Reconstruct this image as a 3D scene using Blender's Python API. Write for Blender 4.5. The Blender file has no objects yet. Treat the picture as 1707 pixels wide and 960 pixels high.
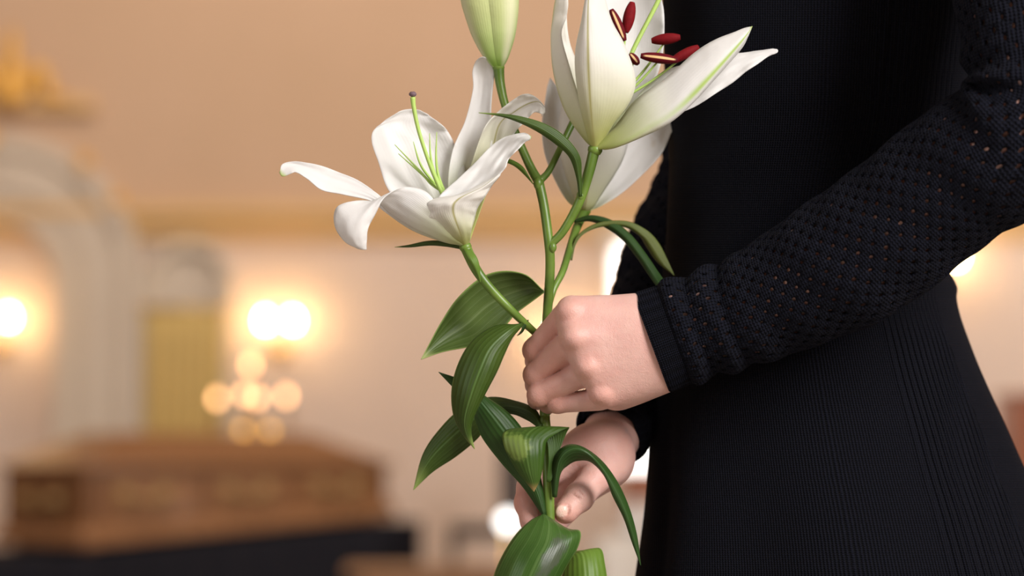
import bpy, bmesh, math, random
import numpy as np
from mathutils import Vector, Matrix

random.seed(4)
scene = bpy.context.scene
COL = scene.collection

# ------------------------------------------------------------------ camera
CAM_H = 0.95
LENS = 85.0
FPX = 1707 * LENS / 36.0
TILT = math.atan(275 / FPX)
D0 = 1.68                      # distance of the hands and lilies
cam_data = bpy.data.cameras.new("camera")
cam_data.lens = LENS
cam_data.sensor_width = 36.0
cam_data.clip_end = 60
cam_data.dof.use_dof = True
cam_data.dof.focus_distance = D0 - 0.008
cam_data.dof.aperture_fstop = 3.5
cam = bpy.data.objects.new("camera", cam_data)
cam.location = (0, 0, CAM_H)
cam.rotation_euler = (math.pi / 2 + TILT, 0, 0)
COL.objects.link(cam)
scene.camera = cam

# ------------------------------------------------------------------ world, lights, exposure
world = bpy.data.worlds.new("world")
scene.world = world
world.use_nodes = True
world.node_tree.nodes["Background"].inputs[0].default_value = (1.0, 0.93, 0.86, 1)
world.node_tree.nodes["Background"].inputs[1].default_value = 0.05
scene.view_settings.view_transform = 'Standard'
scene.view_settings.look = 'None'
scene.view_settings.exposure = 0.0
scene.view_settings.gamma = 1.0
scene.view_settings.use_curve_mapping = False
scene.cycles.max_bounces = 6
scene.cycles.diffuse_bounces = 3
scene.cycles.glossy_bounces = 2
scene.cycles.transmission_bounces = 3
scene.cycles.caustics_reflective = False
scene.cycles.caustics_refractive = False
scene.cycles.use_denoising = True


def area_light(name, loc, target, size, power, colour):
    ld = bpy.data.lights.new(name, 'AREA')
    ld.shape = 'RECTANGLE'
    ld.size, ld.size_y = size
    ld.energy = power
    ld.color = colour
    o = bpy.data.objects.new(name, ld)
    o.location = loc
    o.rotation_euler = (Vector(target) - Vector(loc)).to_track_quat('-Z', 'Y').to_euler()
    COL.objects.link(o)
    return o


# unseen daylight key at right and weaker added fill at left, behind the camera
area_light("key_right", (3.0, -1.3, 3.3), (0.15, 1.7, 1.05), (2.0, 2.4), 350, (1.0, 0.97, 0.95))
area_light("fill_left", (-4.2, -1.0, 2.7), (0.0, 1.7, 1.1), (2.2, 2.8), 62, (0.96, 0.98, 1.0))
# unseen area light added to brighten the back wall of the chancel
area_light("chancel_fill", (-1.2, 9.6, 5.6), (-1.2, 14.2, 2.2), (3.5, 2.0), 150, (1.0, 0.86, 0.72))
area_light("chancel_right_fill", (5.6, 10.6, 3.0), (1.5, 14.0, 1.2), (1.6, 2.6), 135, (1.0, 0.96, 0.9))  # unseen light added at the right to brighten the wall beside the window


# ------------------------------------------------------------------ pixel helper: a photograph pixel at a world distance Y
def W(px, py, Y):
    el = (480 - py) / FPX
    # ray in world: x = (px-c)/f, forward/up mix by tilt
    rx = (px - 853.5) / FPX
    ry = math.cos(TILT) - el * math.sin(TILT)
    rz = math.sin(TILT) + el * math.cos(TILT)
    k = Y / ry
    return Vector((rx * k, Y, CAM_H + rz * k))


U = FPX / D0                   # pixels per metre at the hands


def P(p):
    """(px, py, depth) with depth counted in pixels behind the plane of the hands."""
    return W(p[0], p[1], D0 + p[2] / U)


def PN(a):
    a = np.asarray(a, dtype=np.float64)
    el = (480 - a[:, 1]) / FPX
    Y = D0 + a[:, 2] / U
    ry = math.cos(TILT) - el * math.sin(TILT)
    rz = math.sin(TILT) + el * math.cos(TILT)
    k = Y / ry
    return np.stack([(a[:, 0] - 853.5) / FPX * k, Y, CAM_H + rz * k], axis=1)


# ------------------------------------------------------------------ materials
MATS = {}


class NT:
    def __init__(self, name):
        self.m = bpy.data.materials.new(name)
        self.m.use_nodes = True
        self.t = self.m.node_tree
        self.t.nodes.clear()
        self.out = self.t.nodes.new('ShaderNodeOutputMaterial')

    def n(self, kind, **kw):
        nd = self.t.nodes.new(kind)
        for k, v in kw.items():
            setattr(nd, k, v)
        return nd

    def put(self, sock, v):
        if hasattr(v, 'is_output'):
            self.t.links.new(v, sock)
        elif isinstance(v, (tuple, list)):
            sock.default_value = (*v, 1) if len(v) == 3 and len(sock.default_value) == 4 else v
        else:
            sock.default_value = v

    def math(self, op, a, b=0.0, c=0.0, clamp=False):
        nd = self.n('ShaderNodeMath', operation=op, use_clamp=clamp)
        for i, v in enumerate((a, b, c)):
            self.put(nd.inputs[i], v)
        return nd.outputs[0]

    def mix(self, f, a, b):
        nd = self.n('ShaderNodeMix', data_type='RGBA')
        self.put(nd.inputs[0], f)
        self.put(nd.inputs[6], a)
        self.put(nd.inputs[7], b)
        return nd.outputs[2]

    def ramp(self, f, lo, hi, to0=0.0, to1=1.0, smooth=True):
        nd = self.n('ShaderNodeMapRange', interpolation_type='SMOOTHSTEP' if smooth else 'LINEAR')
        for i, v in enumerate((f, lo, hi, to0, to1)):
            self.put(nd.inputs[i], v)
        return nd.outputs[0]

    def noise(self, scale, detail=3.0, vec=None, rough=0.5):
        nd = self.n('ShaderNodeTexNoise')
        if vec is not None:
            self.put(nd.inputs['Vector'], vec)
        nd.inputs['Scale'].default_value = scale
        nd.inputs['Detail'].default_value = detail
        nd.inputs['Roughness'].default_value = rough
        return nd.outputs[0]

    def uv(self):
        nd = self.n('ShaderNodeUVMap')
        s = self.n('ShaderNodeSeparateXYZ')
        self.t.links.new(nd.outputs[0], s.inputs[0])
        return nd.outputs[0], s.outputs[0], s.outputs[1]

    def obj(self):
        return self.n('ShaderNodeTexCoord').outputs['Object']

    def bump(self, h, strength, dist):
        nd = self.n('ShaderNodeBump')
        nd.inputs['Strength'].default_value = strength
        nd.inputs['Distance'].default_value = dist
        self.put(nd.inputs['Height'], h)
        return nd.outputs[0]

    def principled(self, **kw):
        nd = self.n('ShaderNodeBsdfPrincipled')
        for k, v in kw.items():
            self.put(nd.inputs[k.replace('_', ' ')], v)
        return nd

    def done(self, shader):
        self.t.links.new(shader, self.out.inputs[0])
        MATS[self.m.name] = self.m
        return self.m


def simple(name, col, rough=0.6, metal=0.0, var=0.12, scale=8.0, bump=0.0, spec=0.5, bscale=60):
    t = NT(name)
    o = t.obj()
    nz = t.noise(scale, 4, o)
    c = t.mix(nz, tuple(x * (1 - var) for x in col), tuple(min(1, x * (1 + var)) for x in col))
    kw = dict(Base_Color=c, Roughness=rough, Metallic=metal)
    p = t.principled(**kw)
    p.inputs['Specular IOR Level'].default_value = spec
    if bump:
        t.put(p.inputs['Normal'], t.bump(t.noise(bscale, 5, o), 0.6, bump))
    return t.done(p.outputs[0])


def emitter(name, col, strength):
    t = NT(name)
    e = t.n('ShaderNodeEmission')
    e.inputs[0].default_value = (*col, 1)
    e.inputs[1].default_value = strength
    return t.done(e.outputs[0])


def wood(name, c0, c1, rough=0.3, scale=3.0, coat=0.4):
    t = NT(name)
    o = t.obj()
    mp = t.n('ShaderNodeMapping')
    mp.inputs['Scale'].default_value = (1.0, 9.0, 9.0)
    t.put(mp.inputs[0], o)
    nz = t.noise(scale, 6, mp.outputs[0], 0.6)
    c = t.mix(t.ramp(nz, 0.3, 0.7), c0, c1)
    p = t.principled(Base_Color=c, Roughness=rough)
    p.inputs['Coat Weight'].default_value = coat
    p.inputs['Coat Roughness'].default_value = 0.12
    return t.done(p.outputs[0])


def petal_mat(name, tip, base, rib=None, ribw=0.06, base_at=0.35, rib_from=0.0, tipgreen=0.0):
    """u across (0..1), v from the flower base (0) to the tip (1)"""
    t = NT(name)
    vec, u, v = t.uv()
    c = t.mix(t.ramp(v, 0.0, base_at), base, tip)
    du = t.math('ABSOLUTE', t.math('SUBTRACT', u, 0.5))
    if rib is not None:
        m = t.ramp(du, 0.0, ribw, 1.0, 0.0)
        m = t.math('MULTIPLY', m, t.ramp(v, rib_from, rib_from + 0.25, 0.25, 0.9))
        c = t.mix(m, c, rib)
    if tipgreen:
        c = t.mix(t.ramp(v, 1 - tipgreen, 1.0), c, (0.55, 0.66, 0.22))
    veins = t.math('SINE', t.math('MULTIPLY', u, 150.0))
    o = t.obj()
    n1 = t.noise(45, 4, o)
    h = t.math('ADD', t.math('MULTIPLY', veins, 0.035), t.math('MULTIPLY', n1, 1.6))
    blemish = t.ramp(t.noise(70, 3, o), 0.66, 0.8, 0.0, 0.28)
    c = t.mix(blemish, c, (0.62, 0.50, 0.32))
    b = t.bump(h, 0.55, 0.0011)
    p = t.principled(Base_Color=c, Roughness=0.55, Normal=b)
    p.inputs['Specular IOR Level'].default_value = 0.3
    p.inputs['Sheen Weight'].default_value = 0.1
    tr = t.n('ShaderNodeBsdfTranslucent')
    t.put(tr.inputs[0], c)
    mx = t.n('ShaderNodeMixShader')
    mx.inputs[0].default_value = 0.30
    t.t.links.new(p.outputs[0], mx.inputs[1])
    t.t.links.new(tr.outputs[0], mx.inputs[2])
    return t.done(mx.outputs[0])


def leaf_mat(name, c0, c1, vein, edge=None, patch=None, tip=None, gloss=0.40, nveins=9):
    t = NT(name)
    vec, u, v = t.uv()
    o = t.obj()
    nz = t.noise(26, 4, o)
    c = t.mix(t.ramp(nz, 0.3, 0.7), c0, c1)
    # parallel veins run the length of the leaf
    s = t.math('SINE', t.math('MULTIPLY', u, math.pi * 2 * nveins))
    m = t.ramp(s, 0.80, 1.0, 0.0, 0.14)
    c = t.mix(m, c, vein)
    fine = t.math('SINE', t.math('MULTIPLY', u, math.pi * 2 * nveins * 5))
    c = t.mix(t.ramp(fine, 0.2, 1.0, 0.0, 0.08), c, vein)
    du = t.math('ABSOLUTE', t.math('SUBTRACT', u, 0.5))
    c = t.mix(t.ramp(du, 0.0, 0.035, 0.4, 0.0), c, vein)
    if edge:
        c = t.mix(t.ramp(du, 0.475, 0.5, 0.0, 0.8), c, edge)
    if tip:
        c = t.mix(t.ramp(v, 0.86, 1.0, 0.0, 0.8), c, tip)
    if patch:
        (pu, pv, ru, rv, pc, amt) = patch
        dx = t.math('DIVIDE', t.math('SUBTRACT', u, pu), ru)
        dy = t.math('DIVIDE', t.math('SUBTRACT', v, pv), rv)
        r = t.math('SQRT', t.math('ADD', t.math('MULTIPLY', dx, dx), t.math('MULTIPLY', dy, dy)))
        r = t.math('ADD', r, t.math('MULTIPLY', t.math('SUBTRACT', t.noise(160, 5, o, 0.7), 0.5), 1.6))
        c = t.mix(t.ramp(r, 0.55, 1.05, amt, 0.0), c, pc)
    h = t.math('ADD', t.math('MULTIPLY', s, 0.6), t.math('MULTIPLY', fine, 0.12))
    h = t.math('ADD', h, t.math('MULTIPLY', t.noise(60, 3, o), 1.2))
    b = t.bump(h, 0.3, 0.0006)
    p = t.principled(Base_Color=c, Roughness=gloss, Normal=b)
    p.inputs['Specular IOR Level'].default_value = 0.32
    tr = t.n('ShaderNodeBsdfTranslucent')
    t.put(tr.inputs[0], t.mix(0.35, c, (0.28, 0.42, 0.05)))
    mx = t.n('ShaderNodeMixShader')
    mx.inputs[0].default_value = 0.16
    t.t.links.new(p.outputs[0], mx.inputs[1])
    t.t.links.new(tr.outputs[0], mx.inputs[2])
    return t.done(mx.outputs[0])


petal_mat('petal_white', (0.90, 0.885, 0.865), (0.62, 0.68, 0.30), base_at=0.30)
petal_mat('petal_cream', (0.88, 0.855, 0.80), (0.52, 0.54, 0.16), rib=(0.46, 0.42, 0.15), ribw=0.045, base_at=0.5)
petal_mat('petal_green_rib', (0.90, 0.885, 0.86), (0.52, 0.58, 0.16), rib=(0.42, 0.60, 0.08), ribw=0.13,
          base_at=0.45, rib_from=0.30, tipgreen=0.10)
petal_mat('petal_side', (0.90, 0.87, 0.80), (0.50, 0.54, 0.13), rib=(0.62, 0.60, 0.26), ribw=0.22, base_at=0.55)
petal_mat('petal_tip_green', (0.90, 0.885, 0.865), (0.62, 0.66, 0.32), base_at=0.3, tipgreen=0.07)
petal_mat('bud_petal', (0.70, 0.76, 0.36), (0.30, 0.52, 0.07), rib=(0.86, 0.86, 0.58), ribw=0.2, base_at=0.55)
leaf_mat('leaf_green', (0.034, 0.066, 0.007), (0.055, 0.098, 0.012), (0.17, 0.30, 0.09), edge=(0.22, 0.36, 0.10), tip=(0.35, 0.46, 0.12))
leaf_mat('leaf_broad', (0.058, 0.098, 0.016), (0.098, 0.150, 0.035), (0.28, 0.36, 0.16), edge=(0.28, 0.40, 0.10), tip=(0.50, 0.56, 0.22), nveins=7)
leaf_mat('leaf_dark', (0.018, 0.052, 0.008), (0.032, 0.078, 0.014), (0.10, 0.21, 0.07), edge=(0.12, 0.24, 0.05))
leaf_mat('leaf_blotched', (0.032, 0.076, 0.008), (0.052, 0.108, 0.014), (0.12, 0.21, 0.05), tip=(0.50, 0.30, 0.12),
         patch=(0.25, 0.58, 0.42, 0.12, (0.20, 0.28, 0.06), 0.8))
leaf_mat('leaf_bruised', (0.036, 0.090, 0.014), (0.060, 0.130, 0.024), (0.17, 0.28, 0.09), edge=(0.22, 0.36, 0.10),
         patch=(0.68, 0.42, 0.17, 0.20, (0.09, 0.10, 0.075), 0.75), gloss=0.34, nveins=6)
leaf_mat('leaf_light', (0.10, 0.19, 0.020), (0.145, 0.245, 0.035), (0.22, 0.33, 0.08), edge=(0.30, 0.44, 0.12))
leaf_mat('leaf_olive', (0.10, 0.13, 0.020), (0.15, 0.18, 0.035), (0.22, 0.25, 0.07))


def stem_mat():
    t = NT('stem_green')
    o = t.obj()
    c = t.mix(t.ramp(t.noise(30, 3, o), 0.35, 0.65), (0.085, 0.155, 0.020), (0.165, 0.265, 0.040))
    p = t.principled(Base_Color=c, Roughness=0.38)
    return t.done(p.outputs[0])


stem_mat()
simple('filament_green', (0.42, 0.60, 0.14), 0.5, scale=40)
simple('stigma_purple', (0.16, 0.10, 0.12), 0.7, scale=90)


def anther_mat(name, c, stripe):
    t = NT(name)
    vec, u, v = t.uv()
    o = t.obj()
    col = t.mix(t.noise(300, 3, o), tuple(x * 0.7 for x in c), tuple(x * 1.3 for x in c))
    if stripe:
        du = t.math('ABSOLUTE', t.math('SUBTRACT', u, 0.5))
        m = t.math('MULTIPLY', t.ramp(du, 0.025, 0.05, 1.0, 0.0), t.ramp(t.math('ABSOLUTE', t.math('SUBTRACT', v, 0.5)), 0.36, 0.46, 1.0, 0.0))
        col = t.mix(m, col, (0.85, 0.55, 0.27))
    p = t.principled(Base_Color=col, Roughness=0.7, Normal=t.bump(t.noise(900, 2, o), 0.5, 0.0004))
    p.inputs['Specular IOR Level'].default_value = 0.12
    return t.done(p.outputs[0])


anther_mat('anther_striped', (0.11, 0.005, 0.010), True)
anther_mat('anther_red', (0.17, 0.006, 0.009), False)


def skin_mat():
    t = NT('skin')
    o = t.obj()
    at = t.n('ShaderNodeAttribute', attribute_name='flush')
    f = at.outputs['Fac']
    nz = t.noise(55, 4, o)
    c = t.mix(t.ramp(nz, 0.3, 0.75), (0.70, 0.435, 0.375), (0.655, 0.37, 0.32))
    c = t.mix(t.math('MULTIPLY', f, 0.85, clamp=True), c, (0.62, 0.265, 0.20))
    at2 = t.n('ShaderNodeAttribute', attribute_name='nail')
    c = t.mix(at2.outputs['Fac'], c, (0.86, 0.60, 0.50))
    fine = t.n('ShaderNodeTexVoronoi')
    t.put(fine.inputs['Vector'], o)
    fine.inputs['Scale'].default_value = 1300
    h = t.math('ADD', t.math('MULTIPLY', fine.outputs[0], 0.35), t.math('MULTIPLY', t.noise(260, 4, o), 1.0))
    b = t.bump(h, 0.5, 0.0007)
    p = t.principled(Base_Color=c, Roughness=t.mix(at2.outputs['Fac'], (0.48,) * 3, (0.25,) * 3), Normal=b)
    p.inputs['Subsurface Weight'].default_value = 0.22
    p.inputs['Subsurface Radius'].default_value = (1.0, 0.35, 0.2)
    p.inputs['Subsurface Scale'].default_value = 0.0028
    p.inputs['Specular IOR Level'].default_value = 0.4
    return t.done(p.outputs[0])


skin_mat()


def knit_mat(name, pu, pv, dist, c0=(0.0016, 0.0016, 0.0024), c1=(0.0062, 0.0069, 0.0130), lump=0.0):
    """UV in metres: wales of period pu, courses of period pv"""
    t = NT(name)
    vec, u, v = t.uv()
    o = t.obj()
    wob = t.math('MULTIPLY', t.math('SUBTRACT', t.noise(120, 2, o), 0.5), 1.6)
    a = t.math('SINE', t.math('ADD', t.math('MULTIPLY', u, 2 * math.pi / pu), wob))
    b = t.math('SINE', t.math('ADD', t.math('MULTIPLY', v, 2 * math.pi / pv), t.math('MULTIPLY', a, 0.9)))
    h = t.math('ADD', t.math('MULTIPLY', a, 0.6), t.math('MULTIPLY', b, 0.4))
    n1 = t.noise(700, 3, o)
    h = t.math('ADD', h, t.math('MULTIPLY', t.math('SUBTRACT', n1, 0.5), 1.2))
    if lump:
        h = t.math('ADD', h, t.math('MULTIPLY', t.noise(230, 3, o), lump))
    c = t.mix(t.ramp(h, -0.8, 1.1), c0, c1)
    p = t.principled(Base_Color=c, Roughness=0.85, Normal=t.bump(h, 0.9, dist))
    p.inputs['Specular IOR Level'].default_value = 0.08
    p.inputs['Sheen Weight'].default_value = 0.012
    p.inputs['Sheen Roughness'].default_value = 0.5
    p.inputs['Sheen Tint'].default_value = (0.6, 0.62, 0.8, 1)
    return t.done(p.outputs[0])


knit_mat('knit_black', 0.0019, 0.0016, 0.0006)
knit_mat('lace_black', 0.0027, 0.0022, 0.0009, lump=1.2)
knit_mat('cuff_black', 0.0019, 0.0016, 0.0005)
simple('shoe_black', (0.012, 0.012, 0.013), 0.35)
simple('hair_brown', (0.09, 0.05, 0.028), 0.5, scale=60, bump=0.002)


# ------------------------------------------------------------------ mesh helpers
def link(name, me, mat, parent=None):
    o = bpy.data.objects.new(name, me)
    COL.objects.link(o)
    if mat:
        me.materials.append(MATS[mat])
    if parent is not None:
        o.parent = parent
        bpy.context.view_layer.update()
        o.matrix_parent_inverse = parent.matrix_world.inverted()
    return o


def mesh(name, verts, faces, mat, parent=None, uvs=None, smooth=True, origin=None):
    me = bpy.data.meshes.new(name)
    verts = np.asarray(verts, dtype=np.float64)
    if origin is None:
        origin = verts.mean(axis=0)
    origin = np.asarray(origin, dtype=np.float64)
    me.from_pydata((verts - origin).tolist(), [], faces)
    if smooth:
        me.polygons.foreach_set('use_smooth', [True] * len(me.polygons))
    if uvs is not None:
        lay = me.uv_layers.new(name='UVMap')
        idx = np.empty(len(me.loops), dtype=np.int32)
        me.loops.foreach_get('vertex_index', idx)
        lay.data.foreach_set('uv', np.asarray(uvs, dtype=np.float32)[idx].ravel())
    me.update()
    o = link(name, me, mat)
    o.location = origin
    if parent is not None:
        set_parent(o, parent)
    return o


def set_parent(o, parent):
    bpy.context.view_layer.update()
    o.parent = parent
    o.matrix_parent_inverse = parent.matrix_world.inverted()


def tag(o, label, cat, group=None, kind=None):
    if label:
        o['label'] = label
    if cat:
        o['category'] = cat
    if group:
        o['group'] = group
    if kind:
        o['kind'] = kind
    return o


def structure(o, label=None):
    o['kind'] = 'structure'
    if label:
        o['label'] = label
    return o


def empty(name, loc, label, cat, group=None):
    o = bpy.data.objects.new(name, None)
    o.location = loc
    o.empty_display_size = 0.05
    COL.objects.link(o)
    bpy.context.view_layer.update()
    return tag(o, label, cat, group)


def catmull(pts, n):
    """pts (k, d) -> n samples"""
    pts = np.asarray(pts, dtype=np.float64)
    k = len(pts)
    p = np.vstack([2 * pts[0] - pts[1], pts, 2 * pts[-1] - pts[-2]])
    t = np.linspace(0, k - 1, n)
    i = np.minimum(t.astype(int), k - 2)
    f = (t - i)[:, None]
    p0, p1, p2, p3 = p[i], p[i + 1], p[i + 2], p[i + 3]
    return 0.5 * (2 * p1 + (p2 - p0) * f + (2 * p0 - 5 * p1 + 4 * p2 - p3) * f ** 2 + (3 * p1 - p0 - 3 * p2 + p3) * f ** 3)


def grid_faces(nu, nv, closed=False):
    f = []
    w = nu
    for j in range(nv - 1):
        for i in range(nu if closed else nu - 1):
            i2 = (i + 1) % nu
            f.append((j * w + i, j * w + i2, (j + 1) * w + i2, (j + 1) * w + i))
    return f


def blade(name, sections, mat, parent, nu=17, nv=44, thick=0.0005, ruffle=0.0, seed=0, waves=5.0):
    """A petal or leaf lofted through sections (left, middle, right), each (px, py, depth)."""
    S = []
    for s in sections:
        if len(s) == 3 and not hasattr(s[0], '__len__'):
            S.append([s, s, s])
        else:
            S.append(list(s))
    S = np.array(S, dtype=np.float64)
    k = len(S)
    L, M, R = (catmull(S[:, i], nv) for i in range(3))
    u = np.linspace(0, 1, nu)[None, :, None]
    # quadratic through L, M, R
    a = 2 * (u - 0.5) * (u - 1)
    b = -4 * u * (u - 1)
    c = 2 * u * (u - 0.5)
    G = L[:, None] * a + M[:, None] * b + R[:, None] * c
    v = np.linspace(0, 1, nv)[:, None]
    if ruffle:
        rng = np.random.RandomState(seed)
        e = np.abs(2 * u[..., 0] - 1) ** 3
        env = np.sin(np.pi * np.clip(v, 0, 1)) ** 0.6
        ph = rng.uniform(0, 6.28, 6)
        sgn = np.where(u[..., 0] < 0.5, 0, 1)
        w = (np.sin(v * waves * 6.28 + ph[0] + sgn * ph[1]) + 0.6 * np.sin(v * waves * 2.1 * 6.28 + ph[2] + sgn * ph[3]) + 0.3 * np.sin(v * waves * 4.3 * 6.28 + ph[4]))
        G[..., 2] += ruffle * w * e * env
        dirx = (R - L)
        dn = dirx / (np.linalg.norm(dirx, axis=1, keepdims=True) + 1e-6)
        w2 = np.sin(v * waves * 1.3 * 6.28 + ph[5] + sgn * 2)
        G += (dn[:, None] * (ruffle * 0.35 * w2 * e * env)[..., None])
    if ruffle:
        uq = u[..., 0]
        env2 = np.sin(np.pi * np.clip(v, 0, 1))
        wr = np.sin(uq * 9 + v * 5 + ph[1]) + 0.8 * np.sin(uq * 17 - v * 9 + ph[2]) + 0.6 * np.sin(v * 31 + uq * 6 + ph[3]) + 0.5 * np.sin(uq * 26 + v * 19 + ph[4])
        G[..., 2] += 0.32 * ruffle * wr * env2
    verts = PN(G.reshape(-1, 3))
    uu, vv = np.meshgrid(np.linspace(0, 1, nu), np.linspace(0, 1, nv))
    uvs = np.stack([uu.ravel(), vv.ravel()], axis=1)
    o = mesh(name, verts, grid_faces(nu, nv), mat, parent, uvs, origin=verts[: nu].mean(axis=0))
    md = o.modifiers.new('thickness', 'SOLIDIFY')
    md.thickness = thick
    md.offset = 0
    return o


def tube(name, pts, radii, mat, parent, n=12, ns=None, caps=True, pixel=True, flat=None):
    """pts in pixels+depth (pixel=True) or world metres; radii in pixels or metres."""
    pts = np.asarray(pts, dtype=np.float64)
    radii = np.asarray(radii, dtype=np.float64) * np.ones(len(pts))
    ns = ns or max(2, (len(pts) - 1) * 6 + 1)
    if len(pts) > 2:
        c = catmull(np.hstack([pts, radii[:, None]]), ns)
        pts, radii = c[:, :3], c[:, 3]
    if pixel:
        radii = radii / U
        pts = PN(pts)
    T = np.gradient(pts, axis=0)
    T /= np.linalg.norm(T, axis=1, keepdims=True) + 1e-12
    ref = np.array([0.0, -1.0, 0.0])
    if abs(T[0] @ ref) > 0.9:
        ref = np.array([1.0, 0, 0])
    N = np.zeros_like(pts)
    cur = ref - T[0] * (T[0] @ ref)
    for i in range(len(pts)):
        cur = cur - T[i] * (T[i] @ cur)
        cur /= np.linalg.norm(cur) + 1e-12
        N[i] = cur
    B = np.cross(T, N)
    th = np.linspace(0, 2 * np.pi, n, endpoint=False)
    # u = 0.5 faces the camera
    ring = -(np.cos(th)[None, :, None] * N[:, None]) + np.sin(th)[None, :, None] * B[:, None]
    V = pts[:, None] + ring * radii[:, None, None]
    V = V.reshape(-1, 3)
    faces = grid_faces(n, len(pts), True)
    uvs = np.stack([np.tile(th / (2 * np.pi), len(pts)), np.repeat(np.linspace(0, 1, len(pts)), n)], axis=1)
    if caps:
        faces.append(tuple(range(n - 1, -1, -1)))
        faces.append(tuple(range((len(pts) - 1) * n, len(pts) * n)))
    return mesh(name, V, faces, mat, parent, uvs, origin=pts[0])


class MB:
    """collects simple shapes into one mesh (world metres)"""
    def __init__(self):
        self.v, self.f = [], []

    def add(self, v, f):
        b = len(self.v)
        self.v += [tuple(x) for x in v]
        self.f += [tuple(i + b for i in q) for q in f]
        return self

    def box(self, lo, hi, M=None):
        x0, y0, z0 = lo
        x1, y1, z1 = hi
        v = [Vector(p) for p in ((x0, y0, z0), (x1, y0, z0), (x1, y1, z0), (x0, y1, z0), (x0, y0, z1), (x1, y0, z1), (x1, y1, z1), (x0, y1, z1))]
        if M:
            v = [M @ p for p in v]
        return self.add(v, [(0, 3, 2, 1), (4, 5, 6, 7), (0, 1, 5, 4), (1, 2, 6, 5), (2, 3, 7, 6), (3, 0, 4, 7)])

    def lathe(self, prof, c=(0, 0, 0), n=20, M=None):
        v, f = [], []
        for r, z in prof:
            for i in range(n):
                a = 2 * math.pi * i / n
                p = Vector((c[0] + r * math.cos(a), c[1] + r * math.sin(a), c[2] + z))
                v.append(M @ p if M else p)
        k = len(prof)
        f = grid_faces(n, k, True)
        f.append(tuple(range(n - 1, -1, -1)))
        f.append(tuple(range((k - 1) * n, k * n)))
        return self.add(v, f)

    def build(self, name, mat, parent=None, smooth=False, bevel=0.0, origin=None):
        v = np.array(self.v)
        if origin is None:
            origin = ((v[:, 0].min() + v[:, 0].max()) / 2, (v[:, 1].min() + v[:, 1].max()) / 2, v[:, 2].min())
        o = mesh(name, v, self.f, mat, parent, None, smooth, origin)
        if bevel:
            m = o.modifiers.new('bevel', 'BEVEL')
            m.width = bevel
            m.segments = 2
            m.limit_method = 'ANGLE'
        return o


# ------------------------------------------------------------------ implicit surfaces for the body and hands (pixel space)
class Field:
    def __init__(self, lo, hi, h):
        self.lo, self.h = np.array(lo, float), h
        ax = [np.arange(lo[i], hi[i] + h, h, dtype=np.float32) for i in range(3)]
        self.shape = tuple(len(a) for a in ax)
        self.g = np.stack(np.meshgrid(*ax, indexing='ij'), axis=-1).reshape(-1, 3)

    def cone(self, a, b, ra, rb):
        a, b = np.array(a, np.float32), np.array(b, np.float32)
        ab = b - a
        pa = self.g - a
        t = np.clip(pa @ ab / (ab @ ab), 0, 1)
        d = pa - t[:, None] * ab
        return np.sqrt((d * d).sum(1)) - (ra + t * (rb - ra))

    def ell(self, c, r, rot=0.0):
        """ellipsoid, rot in degrees in the picture plane"""
        p = self.g - np.array(c, np.float32)
        if rot:
            cs, sn = math.cos(math.radians(rot)), math.sin(math.radians(rot))
            p = np.stack([p[:, 0] * cs + p[:, 1] * sn, -p[:, 0] * sn + p[:, 1] * cs, p[:, 2]], axis=1)
        q = p / np.array(r, np.float32)
        k0 = np.sqrt((q * q).sum(1))
        q2 = p / (np.array(r, np.float32) ** 2)
        k1 = np.sqrt((q2 * q2).sum(1)) + 1e-9
        return k0 * (k0 - 1) / k1


def smin(a, b, k):
    if k <= 0:
        return np.minimum(a, b)
    h = np.maximum(k - np.abs(a - b), 0) / k
    return np.minimum(a, b) - h * h * k * 0.25


def smax(a, b, k):
    return -smin(-a, -b, k)


def surface_nets(F, shape, lo, h):
    f = F.reshape(shape)
    nx, ny, nz = shape
    cs = (nx - 1, ny - 1, nz - 1)
    acc = np.zeros(cs + (3,))
    cnt = np.zeros(cs)
    corners = [(i, j, k) for i in (0, 1) for j in (0, 1) for k in (0, 1)]

    def cr(c):
        return f[c[0]:c[0] + cs[0], c[1]:c[1] + cs[1], c[2]:c[2] + cs[2]]
    for a in corners:
        for ax in range(3):
            if a[ax] == 0:
                b = list(a)
                b[ax] = 1
                fa, fb = cr(a), cr(b)
                m = (fa < 0) != (fb < 0)
                t = np.where(m, fa / np.where(m, fa - fb, 1), 0)
                for q in range(3):
                    acc[..., q] += np.where(m, a[q] + (t if q == ax else 0), 0)
                cnt += m
    act = cnt > 0
    ids = -np.ones(cs, dtype=np.int64)
    ids[act] = np.arange(act.sum())
    base = np.argwhere(act)
    V = lo + h * (base + acc[act] / cnt[act][:, None])
    faces = []
    for ax in range(3):
        o1, o2 = [q for q in range(3) if q != ax]
        sl = [slice(0, None)] * 3
        sa = [slice(None)] * 3
        sb = [slice(None)] * 3
        sa[ax] = slice(0, shape[ax] - 1)
        sb[ax] = slice(1, shape[ax])
        fa, fb = f[tuple(sa)], f[tuple(sb)]
        m = (fa < 0) != (fb < 0)
        idx = np.argwhere(m)
        ok = (idx[:, o1] > 0) & (idx[:, o2] > 0) & (idx[:, o1] < cs[o1]) & (idx[:, o2] < cs[o2])
        idx = idx[ok]
        neg = fa[tuple(idx.T)] < 0
        quad = []
        for d1, d2 in ((0, 0), (1, 0), (1, 1), (0, 1)):
            q = idx.copy()
            q[:, o1] -= d1
            q[:, o2] -= d2
            quad.append(ids[tuple(q.T)])
        quad = np.stack(quad, axis=1)
        flip = neg if ax != 1 else ~neg
        quad[~flip] = quad[~flip][:, ::-1]
        faces.append(quad)
    return V, np.vstack(faces)


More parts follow.
